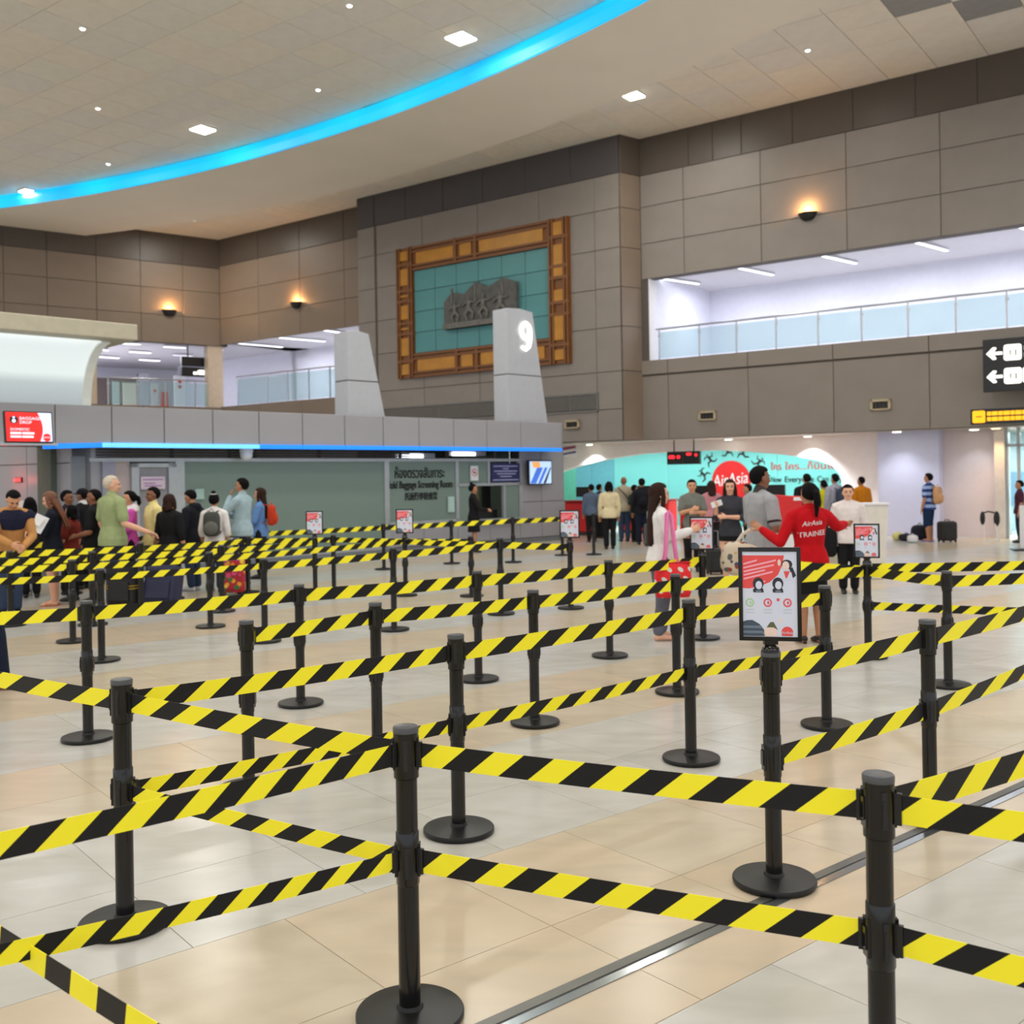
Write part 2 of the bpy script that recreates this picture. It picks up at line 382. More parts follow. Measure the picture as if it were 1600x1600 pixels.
# ------------------------------------------------------------------ ceilings
RC, CC = 45.48, Vector((-33.013, -6.595, 0))
def in_hall(p, m=0.0): return (p - LW.o).dot(LW.n) < -m and (p - RW.o).dot(RW.n) < -m
mb = MB(); mb.box(-45, 45, -20, 60, ZC + .06, ZC + .16)
ceiling = tag(mb.obj('ceiling', M_soffit), kind='structure')
ur, un = RW.r, Vector((-RW.r.y, RW.r.x, 0))
cells = []
TW, TD = 1.215, 1.215
x_ref = RW.x(1194)
for i in range(-24, 22):
    for j in range(0, 40):
        c = RW.o + ur * (x_ref + (i + .5) * TW) - un * ((j + .5) * TD)
        if c.y < 15 or not in_hall(c, -.8): continue
        px, py = project((c.x, c.y, ZC))
        if not (-90 < px < 1690 and -90 < py < 420): continue
        r = (c - CC).length
        if RC + .6 < r < RC + 2.2: continue
        cells.append((c, px, py, i, j))
cells.sort(key=lambda q: q[0].length)
M_tiles = [M_ceil, mat('ceiling_tile_warm', (238, 231, 218), .8, var=.03, scale=3), mat('ceiling_tile_cool', (233, 229, 222), .8, var=.03, scale=3)]
ang = math.atan2(ur.y, ur.x)
def tile_mesh(name, sx_, sy_, gap, th, m, up):
    a, b2 = sx_ / 2 - gap, sy_ / 2 - gap; e = .008; z = 1 if up else -1
    vs = [(-a, -b2, 0), (a, -b2, 0), (a, b2, 0), (-a, b2, 0), (-a + e, -b2 + e, z * th), (a - e, -b2 + e, z * th), (a - e, b2 - e, z * th), (-a + e, b2 - e, z * th)]
    fs = [(0, 1, 5, 4), (1, 2, 6, 5), (2, 3, 7, 6), (3, 0, 4, 7), (4, 5, 6, 7)]
    if not up: fs = [f[::-1] for f in fs]
    return MB().add(vs, fs).mesh(name, m)
t_meshes = [tile_mesh('ceiling_tile', TW, TD, .003, .05, m, False) for m in M_tiles]
t_dark = tile_mesh('ceiling_tile', TW, TD, .003, .05, M_ceildark, False)
rest = MB()
dark_cells = [min(range(len(cells)), key=lambda q: (cells[q][1] - a) ** 2 + (cells[q][2] - b2) ** 2) for a, b2 in ((1540, 28), (1448, -2), (1628, 6))]
for k, (c, px, py, i, j) in enumerate(cells):
    me = random.choice(t_meshes)
    if k in dark_cells: me = t_dark
    if k < 295: link('ceiling_tile', me, ceiling, T((c.x, c.y, ZC + .05)) @ Matrix.Rotation(ang, 4, 'Z'))
    else:
        M_ = T((c.x, c.y, ZC + .05)) @ Matrix.Rotation(ang, 4, 'Z'); rest.add([M_ @ v.co for v in me.vertices], [tuple(p.vertices) for p in me.polygons])
if rest.v: tag(rest.obj('ceiling_tile_field', M_ceil, ceiling), kind='stuff')

# curved soffit with the blue light cove on its inner face
M_blue = bpy.data.materials.new('blue_cove_light'); M_blue.use_nodes = True
nt, bs, L = nodes(M_blue)
tc = nt.nodes.new('ShaderNodeTexCoord'); nz = nt.nodes.new('ShaderNodeTexNoise'); nz.inputs['Scale'].default_value = .35; nz.inputs['Detail'].default_value = 2
rp = nt.nodes.new('ShaderNodeValToRGB'); rp.color_ramp.elements[0].color = (*lin((0, 176, 240)), 1); rp.color_ramp.elements[1].color = (*lin((0, 214, 255)), 1)
rp.color_ramp.elements[0].position = .35; rp.color_ramp.elements[1].position = .65
L(tc.outputs['Object'], nz.inputs['Vector']); L(nz.outputs['Fac'], rp.inputs['Fac']); L(rp.outputs['Color'], bs.inputs['Emission Color'])
bs.inputs['Emission Strength'].default_value = .95; bs.inputs['Base Color'].default_value = (*lin((20, 110, 160)), 1)
M_blue2 = mat('deep_blue_cove_light', (10, 90, 170), .5, emit=(0, 160, 255), es=.95)
def ring_pt(a, r): return CC + Vector((math.cos(a), math.sin(a), 0)) * r
angs = [R(-38 + 1.0 * k) for k in range(0, 126)]
W_S = lambda a: 3.25 + 1.1 * max(0, min(1, (math.degrees(a) - 38) / 22))
angs = [a for a in angs if in_hall(ring_pt(a, RC), .02)]
bot, face, face2 = MB(), MB(), MB()
N = len(angs)
for lst, (ra, za, rb, zb) in ((bot, (0, ZS, 1, ZS)), (bot, (1, ZS, 1, ZC + .05)), (bot, (0, ZC + .05, 0, ZS + .5))):
    vs = []
    for a in angs:
        for r_, z_ in ((ra, za), (rb, zb)):
            p = ring_pt(a, RC + (W_S(a) if r_ else 0)); vs.append((p.x, p.y, z_))
    lst.add(vs, [(2 * i, 2 * i + 2, 2 * i + 3, 2 * i + 1) for i in range(N - 1)])
soffit = tag(bot.obj('trim_3', M_soffit), kind='structure')
cove = tag(empty('cove_light', T(ring_pt(R(20), RC) + Vector((0, 0, ZS)))), 'curved blue light cove along the inner edge of the ceiling soffit', 'light')
iv = cove.matrix_world.inverted()
for nm, sel, mm in (('light_strip', lambda d: d >= 22, M_blue), ('light_strip', lambda d: d < 23, M_blue2)):
    vs = []; aa = [a for a in angs if sel(math.degrees(a))]
    for a in aa:
        for r_, z_ in ((-.02, ZS + .03), (-.07, ZS + .24), (-.02, ZS + .46), (.05, ZS + .46), (.05, ZS + .03)):
            p = ring_pt(a, RC + r_); vs.append(iv @ Vector((p.x, p.y, z_)))
    m_ = MB(); m_.add(vs, [(5 * i + k, 5 * i + (k + 1) % 5, 5 * i + 5 + (k + 1) % 5, 5 * i + 5 + k) for i in range(len(aa) - 1) for k in range(5)])
    m_.obj(nm, mm, cove)

# lamps in the ceilings
def downlight(px, py, z, r, square, label, group, glow=0):
    p = floor_at(px, py, z); o = empty('downlight', T(p) @ Matrix.Rotation(ang, 4, 'Z'), label, 'light', group)
    mb = MB()
    if square:
        mb.box(-r, r, -r, r, -.03, .03); mb.obj('trim_ring', M_white, o)
        MB().box(-r * .86, r * .86, -r * .86, r * .86, -.06, -.03).obj('lens', M_led, o)
    else:
        mb.lathe([(r, .02), (r, -.03), (r * .8, -.035)], 20); mb.obj('trim_ring', M_white, o)
        MB().lathe([(r * .78, -.03), (r * .5, -.05)], 20).obj('lens', M_led, o)
    if glow: area_light('downlight_lamp', (p.x, p.y, p.z - .1), r * 1.6, glow, (1, .96, .86))
for px, py, z, lb in [(720, 58, ZC, 'large square ceiling lamp right of centre, above the blue cove'), (317, 201, ZC, 'large square ceiling lamp above the middle of the blue cove'),
                      (44, 298, ZC - .02, 'square ceiling lamp at far left just over the blue cove'), (990, 148, ZC, 'square ceiling lamp beside the top of the mural block'),
                      (301, 340, ZC - .02, 'square ceiling lamp in front of the far room corner')]:
    downlight(px, py, z, .3 if px in (720, 317) else .26, True, lb, 'square ceiling lamps', 165)
for px, py, lb in [(129, 43, 'at top left, nearest the left edge'), (546, 7, 'at the top edge left of centre'), (497, 139, 'below the blue cove lamp pair, left of centre'), (153, 168, 'between the top left one and the cove'), (169, 255, 'just above the left end of the blue cove')]:
    downlight(px, py, ZC, .085, False, 'small round ceiling downlight ' + lb, 'small round downlights', 30)
downlight(1262, 77, ZC, .085, False, 'small round ceiling downlight over the right wall', 'small round downlights', 30)

# ------------------------------------------------------------------ floor: marble tiles in diagonal beige and grey bands
FU = Vector((.771, .637, 0)); FN = Vector((-.637, .771, 0))
def marble(name, rgb, rgb2, seed):
    m = bpy.data.materials.new(name); m.use_nodes = True; nt, b, L = nodes(m)
    g = nt.nodes.new('ShaderNodeNewGeometry'); mp = nt.nodes.new('ShaderNodeMapping'); mp.inputs['Location'].default_value = (seed, seed, 0)
    mp.inputs['Rotation'].default_value = (0, 0, -.69); mp.inputs['Scale'].default_value = (.8, 2.2, 1)
    nz = nt.nodes.new('ShaderNodeTexNoise'); nz.inputs['Scale'].default_value = 1.6; nz.inputs['Detail'].default_value = 7; nz.inputs['Distortion'].default_value = 1.2
    L(g.outputs['Position'], mp.inputs['Vector']); L(mp.outputs['Vector'], nz.inputs['Vector'])
    rp = nt.nodes.new('ShaderNodeValToRGB'); rp.color_ramp.elements[0].position = .32; rp.color_ramp.elements[1].position = .68
    rp.color_ramp.elements[0].color = (*lin(rgb2), 1); rp.color_ramp.elements[1].color = (*lin(rgb), 1)
    L(nz.outputs['Fac'], rp.inputs['Fac']); L(rp.outputs['Color'], b.inputs['Base Color'])
    b.inputs['Roughness'].default_value = .23; b.inputs['Specular IOR Level'].default_value = .42
    return m
M_fg = [marble('grey_marble', (192, 192, 188), (180, 178, 170), 3), marble('grey_marble_pale', (196, 195, 191), (184, 182, 175), 9)]
M_fb = [marble('beige_marble', (198, 186, 165), (187, 175, 154), 5), marble('beige_marble_warm', (200, 184, 160), (190, 176, 155), 14)]
mb = MB(); mb.box(-60, 60, -12, 75, -.3, -.004)
floor = tag(mb.obj('floor', mat('floor_grout', (182, 174, 158), .6)), kind='structure')
PER = 3.05; FT = PER / 4
fang = math.atan2(FU.y, FU.x)
fg_me = [tile_mesh('floor_tile', FT, FT, .0012, .004, m, True) for m in M_fg]; fb_me = [tile_mesh('floor_tile', FT, FT, .0012, .004, m, True) for m in M_fb]
for me in fg_me + fb_me:
    for v in me.vertices:                                         # hair-thin joints
        if v.co.z > .002: v.co.x += math.copysign(.0073, v.co.x); v.co.y += math.copysign(.0073, v.co.y)
fl = []
for j in range(-2, 68):
    n0 = 2.27 + FT * j
    for i in range(-50, 60):
        c = FU * ((i + (.5 if (j // 2) % 2 else 0)) * FT) + FN * (n0 + FT / 2)
        if c.y < 2.0 or c.y > 48: continue
        px, py = project((c.x, c.y, 0)); mg = 700 / c.y
        if not (-mg < px < 1600 + mg and py < 1600 + 1.2 * mg): continue
        fl.append((c.length, c, (j % 4) < 2))
fl.sort(key=lambda q: q[0])
rest = [MB(), MB()]
for k, (_, c, beige) in enumerate(fl):
    me = random.choice(fb_me if beige else fg_me); M_ = T((c.x, c.y, -.004)) @ Matrix.Rotation(fang, 4, 'Z')
    if k < 298: link('floor_tile', me, floor, M_)
    else: rest[beige].add([M_ @ v.co for v in me.vertices], [tuple(p.vertices) for p in me.polygons])
tag(rest[0].obj('grey_tile_field', M_fg[0], floor), kind='stuff'); tag(rest[1].obj('beige_tile_field', M_fb[0], floor), kind='stuff')
# metal movement joint let into the floor
jm = Matrix(((FU.x, FN.x, 0, FN.x * 2.6), (FU.y, FN.y, 0, FN.y * 2.6), (0, 0, 1, 0), (0, 0, 0, 1)))
tj = empty('trim_4', jm, kind='structure')
MB().box(-3, 14, .006, .052, 0, .003).obj('cover_strip', mat('dull_joint_metal', (104, 104, 100), .35, metal=.6, var=.15, scale=3), tj)
MB().box(-3, 14, -.006, .006, 0, .0015).obj('joint_gap', M_black, tj)
MB().box(-3, 14, -.046, -.006, 0, .0035).obj('cover_strip', mat('shiny_joint_metal', (150, 156, 160), .18, metal=.85, var=.12, scale=3), tj)
# ------------------------------------------------------------------ mural on the block
M_gold = mat('gold_panel', (176, 120, 22), .38, var=.14, scale=2.5)
M_goldd = mat('dark_gold_frame', (116, 68, 20), .45, var=.08)
M_teal = mat('teal_panel', (74, 138, 142), .4, var=.06, scale=1.2)
M_stone = mat('dark_carved_stone', (88, 88, 86), .75, var=.25, scale=4, bump=.4)
M_stonel = mat('pale_carved_stone', (108, 106, 103), .75, var=.2, scale=6, bump=.3)
x0, x1 = BW.x(628), BW.x(897); z0 = (BW.pix(632, 592)[1] + BW.pix(898, 567)[1]) / 2; z1 = (BW.pix(627, 390)[1] + BW.pix(896, 337)[1]) / 2
MW, MH = x1 - x0, z1 - z0
mu = empty('mural', BW.mat(x0, 0, z0), 'large gold framed teal wall mural with dark stone relief on the projecting block', 'mural')
FWD = MW * .105; FHT = MH * .185
# teal field of panels
nx, nz_ = 6, 4
for i in range(nx):
    for j in range(nz_):
        a, b2 = FWD + (MW - 2 * FWD) * i / nx, FWD + (MW - 2 * FWD) * (i + 1) / nx; c, d = FHT + (MH - 2 * FHT) * j / nz_, FHT + (MH - 2 * FHT) * (j + 1) / nz_
        panel(mu, a, b2, -.05, .0, c, d, M_teal, gap=.008, name='teal_panel')
def frame_run(pieces, vertical, pos, L_):
    for a, b2 in pieces:
        e = .07
        if vertical: panel(mu, pos + e * 2, pos + FWD - e * 2, -.13, -.08, L_ * a + e, L_ * b2 - e, M_gold, gap=.03, name='gold_panel')
        else: panel(mu, L_ * a + e, L_ * b2 - e, -.13, -.08, pos + e * 2, pos + FHT - e * 2, M_gold, gap=.03, name='gold_panel')
for nm, (a, b2, c, d) in dict(l=(0, FWD, 0, MH), r=(MW - FWD, MW, 0, MH), t=(FWD, MW - FWD, MH - FHT, MH), b=(FWD, MW - FWD, 0, FHT)).items():
    mb = MB(); mb.box(a, b2, -.08, 0, c, d)
    ed = .1
    if nm in 'lr':
        for q in (a, b2 - ed, a + .12, b2 - ed - .12): mb.box(q, q + ed * .7, -.15, -.08, c, d)
        for zz in (.13, .34, .42, .59, .67, .87): mb.box(a, b2, -.145, -.08, c + MH * zz - .05, c + MH * zz + .05)
    else:
        for q in (c, d - ed, c + .14, d - ed - .14): mb.box(a, b2, -.15, -.08, q, q + ed * .7)
        for xx in (.37, .49): mb.box(MW * xx - .06, MW * xx + .06, -.145, -.08, c, d)
    mb.obj('frame', M_goldd, mu)
V = [(.005, .13), (.15, .33), (.35, .41), (.43, .58), (.60, .66), (.69, .86), (.88, .995)]
V2 = [(.005, .12), (.14, .40), (.43, .58), (.61, .86), (.88, .995)]
frame_run(V, True, 0, MH); frame_run([(.005, .12), (.14, .36), (.39, .53), (.56, .84), (.86, .995)], True, MW - FWD, MH)
for pos in (0, MH - FHT): frame_run([(.115, .375), (.385, .48), (.50, .88)], False, pos, MW)
# relief: stone slab with three gables and four dancing figures
rx0, rx1 = BW.x(700, 480) - x0, BW.x(813, 480) - x0; rz0 = BW.pix(703, 516)[1] - z0
rz1 = BW.pix(752, 441)[1] - z0; rw, rh = rx1 - rx0, rz1 - rz0
rel = MB(); rel.prism([(rx0 + rw * u, rz0 + rh * v) for u, v in [(0, 0), (1, 0), (1, .86), (.82, 1), (.63, .84), (.45, 1), (.29, .76), (.12, .84), (0, .64)]], -.22, -.05)
rs = rel.obj('stone_relief', M_stone, mu)
MB().box(rx0, rx1, -.3, -.05, rz0, rz0 + rh * .12).obj('plinth', M_stonel, rs)
def dancer(cx, cz, s):
    mb = MB(); y = -.27
    mb.ball((cx, y, cz + .86 * s), (.055 * s, .05 * s, .07 * s), 10, 8); mb.tube([(cx, y, cz + .92 * s), (cx, y, cz + 1.04 * s)], [.035 * s, .008 * s], 8)
    mb.tube([(cx, y, cz + .42 * s), (cx - .02 * s, y, cz + .6 * s), (cx, y, cz + .74 * s)], [(.11 * s, .06), (.075 * s, .06), (.12 * s, .06)], 10)
    for a in (-1, 1):
        mb.tube([(cx + a * .1 * s, y, cz + .72 * s), (cx + a * .28 * s, y, cz + (.66 if a < 0 else .7) * s), (cx + a * .36 * s, y, cz + (.78 if a > 0 else .56) * s)], [.045 * s, .035 * s, .025 * s], 8)
    mb.tube([(cx - .05 * s, y, cz + .42 * s), (cx - .2 * s, y, cz + .26 * s), (cx - .08 * s, y, cz + .02)], [.075 * s, .06 * s, .035 * s], 8)
    mb.tube([(cx + .05 * s, y, cz + .42 * s), (cx + .2 * s, y, cz + .3 * s), (cx + .16 * s, y, cz + .05)], [.075 * s, .06 * s, .035 * s], 8)
    mb.obj('carved_figure', M_stonel, rs, smooth=True)
for k, u in enumerate((.17, .37, .57, .8)): dancer(rx0 + rw * u, rz0 + rh * .13, rh * (.5 if k == 0 else .58))
for u in (.12, .45, .82): MB().box(rx0 + rw * u - .03, rx0 + rw * u + .03, -.25, -.2, rz0 + rh * .45, rz0 + rh * .93).obj('carved_pillar', M_stonel, rs)

# louvre panels low on the block
M_louv = mat('grey_louvre', (112, 110, 108), .5)
def louvre(px0, px1, z0_, z1_, lb):
    a, b2 = BW.x(px0), BW.x(px1); o = empty('louvre_vent', BW.mat(a, -.02, z0_), lb, 'vent')
    W_, H_ = b2 - a, z1_ - z0_
    MB().box(0, W_, 0, .02, 0, H_).obj('backing', M_joint, o)
    fr = MB(); fr.box(0, W_, -.02, 0, 0, .05); fr.box(0, W_, -.02, 0, H_ - .05, H_); fr.box(0, .05, -.02, 0, 0, H_); fr.box(W_ - .05, W_, -.02, 0, 0, H_); fr.box(W_ / 2 - .02, W_ / 2 + .02, -.021, 0, 0, H_); fr.obj('frame', M_louv, o)
    n = 9
    for k in range(n):
        z = .07 + (H_ - .14) * k / n
        MB().add([(.05, -.005, z), (W_ - .05, -.005, z), (W_ - .05, -.03, z + .03), (.05, -.03, z + .03), (.05, -.005, z + H_ / n * .8), (W_ - .05, -.005, z + H_ / n * .8)], [(0, 1, 2, 3), (3, 2, 5, 4)]).obj('slat', M_louv, o)
zt = BW.pix(937, 613)[1]; zb = BW.pix(937, 643)[1]
louvre(852, 937, zb, zt, 'grey louvre vent on the mural block just right of the numbered pylon')
louvre(596, 792, zb, zt, 'long grey louvre vent on the mural block between the two pylons')

# little beige vents on the right wall
def small_vent(plane, px0, py0, px1, py1, lb):
    a, zt_ = plane.pix(px0, py0); b2, zb_ = plane.pix(px1, py1)
    o = empty('wall_vent', plane.mat(a, -.04, zb_), lb, 'vent', 'small beige wall vents'); W_, H_ = b2 - a, zt_ - zb_; t = .06
    f = MB(); f.box(0, W_, -.06, .02, H_ - t, H_); f.box(0, W_, -.06, .02, 0, t * .6); f.box(0, t, -.06, .02, 0, H_); f.box(W_ - t, W_, -.06, .02, 0, H_); f.obj('frame', M_beige, o)
    MB().box(t, W_ - t, .0, .02, t * .6, H_ - t).obj('grille', M_black, o)
    for k in range(3): MB().box(t + (W_ - 2 * t) * (k + 1) / 4 - .01, t + (W_ - 2 * t) * (k + 1) / 4 + .01, -.03, 0, t * .6, H_ - t).obj('bar', M_joint, o)
small_vent(RW, 1361, 625, 1393, 640, 'beige wall vent below the right mezzanine, nearest the overhead signs')
small_vent(RW, 1093, 643, 1120, 656, 'beige wall vent left of centre on the right lower wall')
small_vent(BW, 884, 657, 907, 669, 'beige wall vent at the foot of the mural block')

# wall sconces throwing orange light up
M_orange = mat('orange_lamp', (255, 190, 110), .5, emit=(255, 170, 80), es=5)
def sconce(plane, px, py, lb, s=1.0, pw=26):
    a, z = plane.pix(px, py); o = empty('wall_sconce', plane.mat(a, -.03, z), lb, 'lamp', 'orange wall sconces')
    mb = MB(); n = 14; vs = []
    for zz, r in ((-.17, .1), (-.1, .2), (.05, .27), (.05, .24), (-.08, .17)):
        vs += [(r * s * math.cos(PI + PI * k / (n - 1)), r * s * math.sin(PI + PI * k / (n - 1)) * .8, zz * s) for k in range(n)]
    mb.add(vs, [(j * n + i, j * n + i + 1, (j + 1) * n + i + 1, (j + 1) * n + i) for j in range(4) for i in range(n - 1)] + [tuple(range(n))[::-1], tuple(range(4 * n, 5 * n))]); mb.obj('bowl', M_black, o)
    MB().box(-.12 * s, .12 * s, -.14 * s, -.03, -.03 * s, .03 * s).obj('bulb', M_orange, o)
    d = bpy.data.lights.new('sconce_lamp', 'POINT'); d.energy = pw; d.color = (1, .5, .18); d.shadow_soft_size = .06
    l = bpy.data.objects.new('sconce_lamp', d); C.objects.link(l); l.location = plane.pt(a, -.2 * s, z + .12 * s)
sconce(RW, 1263, 336, 'black wall sconce glowing orange on the right wall', 1.0, 40)
sconce(RW, 465, 475, 'black wall sconce glowing orange between the room corner and the mural block', 1.15, 50)
sconce(LW, 264, 487, 'black wall sconce glowing orange on the far left wall', 1.15, 50)

# ------------------------------------------------------------------ fascia over the baggage room, blue strip, pylons, light vault
Z_FT = (FA.pix(870, 658)[1] + FA.pix(200, 638)[1]) / 2; Z_FB = (FA.pix(870, 703)[1] + FA.pix(180, 694)[1]) / 2
Z_GT = CP.pix(660, 721)[1]
XF0 = FA.x(-260); XF1 = FA.x(879)
def bf(mb): mb.box(XF0, XF1, .02, 1.6, Z_FB, Z_FT - .02)
fascia = structure('trim_5', FA, bf, M_joint)
fs_ = [FA.x(p) for p in (176, 258, 334, 406, 474, 540, 600, 656, 710, 762, 815, 879)]; st = fs_[1] - fs_[0]
pre = [];  q = fs_[0]
while q > XF0: q -= st; pre.insert(0, q)
grid(fascia, pre + fs_, [Z_FB, Z_FT], M_grey, y0=0, y1=.02, gap=.008, name='fascia_panel')
ends = Plane((FA.n.x, FA.n.y, 0), FA.pt(XF1, 0, 0)); MB().box(XF1, XF1 + .02, 0.0, 1.6, Z_FB, Z_FT).obj('fascia_end', M_grey, fascia)
M_bstrip = mat('blue_strip_light', (20, 120, 235), .4, emit=(16, 128, 250), es=.9)
M_bstrip2 = mat('pale_blue_strip_light', (110, 190, 250), .4, emit=(95, 185, 255), es=1.0)
bs_ = empty('blue_strip_light', FA.mat(XF1, -.03, Z_FB), 'thin blue light strip along the lower edge of the grey fascia', 'light')
seg = [FA.x(p) for p in (160, 258, 334, 406, 474, 540, 600, 656, 710, 762, 815, 878)]
for k in range(len(seg) - 1):
    MB().box(seg[k] - XF1, seg[k + 1] - XF1 - .01, -.0, .1, -.05, .035).obj('light_segment', M_bstrip2 if k < 3 else M_bstrip, bs_)
xl = FA.x(160) - XF1
MB().prism([(xl - 1.05, -.09), (xl, -.05), (xl, .035), (xl - 1.05, -.0)], .02, .1).obj('light_segment', M_bstrip, bs_)

M_pyl = mat('pylon_grey_white', (180, 184, 192), .4, var=.03)
def pylon(p_tl, p_tr, p_br, p_bl, name_num, lb, off=.12, dp=.55):
    P_ = FA.shifted(off); zb = Z_FT - .02
    xa, zt_ = P_.pix(*p_tl); xb = P_.pix(*p_tr)[0]; xc = P_.pix(*p_br)[0]
    o = empty('pylon', P_.mat(xa, 0, zb), lb, 'pylon'); H_ = zt_ - zb; w1, w2 = xb - xa, xc - xa
    zj = H_ * .42
    cut = lambda z: w2 + (w1 - w2) * z / H_
    MB().prism([(0, 0), (w2, 0), (cut(zj - .01), zj - .01), (0, zj - .01)], 0, dp).obj('lower_cladding', M_pyl, o, bevel=.015)
    MB().prism([(0, zj + .01), (cut(zj + .01), zj + .01), (w1, H_ - .02), (w1 * .5, H_ + .03), (0, H_)], 0, dp).obj('upper_cladding', M_pyl, o, bevel=.015)
    MB().prism([(.02, zj - .02), (cut(zj) - .02, zj - .02), (cut(zj) - .02, zj + .02), (.02, zj + .02)], .015, dp - .015).obj('joint', M_joint, o)
    if name_num:
        xn, zn = P_.pix(820, 526); hn = (P_.pix(820, 505)[1] - P_.pix(820, 552)[1])
        q = MB(); h9 = hn; x9, z9 = xn - xa, zn - zb - hn / 2
        ring = [(x9 + .2 * h9 * math.cos(2 * PI * k / 20), -.05, z9 + h9 * (.68 + .24 * math.sin(2 * PI * k / 20))) for k in range(21)]
        q.tube(ring, [(.085 * h9, .03)] * 21, 10, (0, 1, 0), cap=False)
        q.tube([(x9 + .2 * h9, -.05, z9 + .7 * h9), (x9 + .2 * h9, -.05, z9 + .42 * h9), (x9 + .13 * h9, -.05, z9 + .18 * h9), (x9 - .03 * h9, -.05, z9 + .07 * h9), (x9 - .19 * h9, -.05, z9 + .13 * h9)], [(.085 * h9, .03), (.085 * h9, .03), (.085 * h9, .03), (.08 * h9, .03), (.06 * h9, .03)], 10)
        q.obj('numeral', mat('lit_numeral', (255, 255, 245), .4, emit=(255, 255, 240), es=1.5), o, smooth=True)
    return o
pylon((792, 481), (832, 481), (856, 658), (792, 658), '9', 'tall grey pylon with glowing white numeral in front of the mural')
pylon((543, 517), (576, 517), (602, 652), (543, 652), None, 'plain grey tapered pylon left of the mural block')

# light vault: backlit translucent cove over the fascia at far left
M_vault = bpy.data.materials.new('backlit_vault'); M_vault.use_nodes = True
nt, bsd, L = nodes(M_vault)
tc = nt.nodes.new('ShaderNodeTexCoord'); sp = nt.nodes.new('ShaderNodeSeparateXYZ'); rp = nt.nodes.new('ShaderNodeValToRGB')
mr = nt.nodes.new('ShaderNodeMapRange'); mr.inputs['From Max'].default_value = 1.15
L(tc.outputs['Object'], sp.inputs[0]); L(sp.outputs['Z'], mr.inputs['Value']); L(mr.outputs['Result'], rp.inputs['Fac'])
e = rp.color_ramp.elements; e[0].position = 0; e[0].color = (*lin((148, 156, 160)), 1); e[1].position = 1; e[1].color = (*lin((232, 240, 240)), 1)
x_ = e.new(.35); x_.color = (*lin((180, 192, 194)), 1); x_ = e.new(.5); x_.color = (*lin((230, 242, 240)), 1)
L(rp.outputs['Color'], bsd.inputs['Emission Color']); bsd.inputs['Emission Strength'].default_value = .8
bsd.inputs['Base Color'].default_value = (.25, .27, .27, 1); bsd.inputs['Roughness'].default_value = .3
VA = FA.shifted(.35)
xe = VA.x(128, 636); xs_ = VA.x(-300)
va = empty('light_vault', VA.mat(xe, 0, Z_FT), 'backlit white curved light vault with beige top slab above the fascia at far left', 'light vault')
VH = 1.12; VD = .95
prof = [(-VD * (1 - math.cos(PI / 2 * k / 10)), VH * math.sin(PI / 2 * k / 10)) for k in range(11)]
vs = []; 
for yy, zz in prof: vs += [(xs_ - xe, yy, zz), (0, yy, zz)]
vs += [(a, b2 + .06, c + .02) for a, b2, c in vs]
n2 = 22
mb = MB(); mb.add(vs, [(2 * i, 2 * i + 1, 2 * i + 3, 2 * i + 2) for i in range(10)] + [(n2 + 2 * i + 2, n2 + 2 * i + 3, n2 + 2 * i + 1, n2 + 2 * i) for i in range(10)])
mb.obj('curved_shell', M_vault, va, smooth=True)
rib = MB(); vs = []
for yy, zz in prof: vs += [(0, yy - .03, zz - .03), (.16, yy - .03, zz - .03), (.16, yy + .1, zz + .03), (0, yy + .1, zz + .03)]
rib.add(vs, [(4 * i + k, 4 * i + (k + 1) % 4, 4 * i + 4 + (k + 1) % 4, 4 * i + 4 + k) for i in range(10) for k in range(4)] + [(3, 2, 1, 0), (40, 41, 42, 43)])
rib.obj('end_rib', mat('vault_rib', (206, 208, 200), .4, emit=(200, 205, 200), es=.25), va)
MB().box(xs_ - xe, .5, -1.35, 1.2, VH + .01, VH + .3).obj('top_slab', mat('beige_slab', (190, 184, 164), .55), va, bevel=.02)

# ------------------------------------------------------------------ baggage screening room front (plane CP)
XW = lambda p: CP.x(p)
ZW = lambda px, py: CP.pix(px, py)[1]
M_frame = mat('aluminium_frame', (172, 178, 182), .35, metal=.35)
M_room = mat('room_inside', (92, 102, 92), .8)
# structure behind
def bw(mb):
    mb.box(XW(811), XW(879), 0, .35, 0, Z_FB)                     # pier
    mb.box(XW(604), XW(811), .0, .18, 0, ZW(660, 818))            # low wall under the glass
wall_counter = structure('wall_baggage_room', CP, bw, M_joint)
grid(wall_counter, [XW(811), XW(845), XW(879)], [0.12, 1.1, Z_FB], M_grey, y0=-.02, y1=0, gap=.006)
grid(wall_counter, frange(XW(604), XW(811), 1.25), [.12, ZW(660, 818)], M_grey, y0=-.02, y1=0, gap=.006)
MB().box(XW(285), XW(879), -.035, .0, 0, .11).obj('skirting', M_greyd, wall_counter)
MB().box(XW(879), XW(879) + .02, -.02, 1.7, 0, Z_FB).obj('pier_side', M_grey, wall_counter)
def bw2(mb): mb.box(XW(811) - .05, XW(811), .36, 3.0, 0, Z_FB + .1); mb.box(XW(100) - .1, XW(100), .4, 3.0, 0, Z_FB + .1); mb.box(XW(100), XW(811), 3.0, 3.1, 0, Z_FT); mb.box(XW(100), XW(811), .1, 3.0, Z_FB + .05, Z_FB + .15)
structure('wall_room_back', CP, bw2, M_room)
for p in (330, 470, 650, 760): area_light('room_lamp', CP.pt(XW(p), 1.6, Z_FB - .05), .9, 6, (.95, 1, .95))
ft = empty('fluorescent_lamp', CP.mat(XW(645), .5, Z_GT + .1), 'white fluorescent lamp glimpsed above the green glass, left one', 'light', 'fluorescent lamps above the glass')
MB().box(0, .75, 0, .08, 0, .09).obj('tube', M_tube, ft); MB().box(-.1, 1.2, .08, .2, .0, .12).obj('housing', M_white, ft)
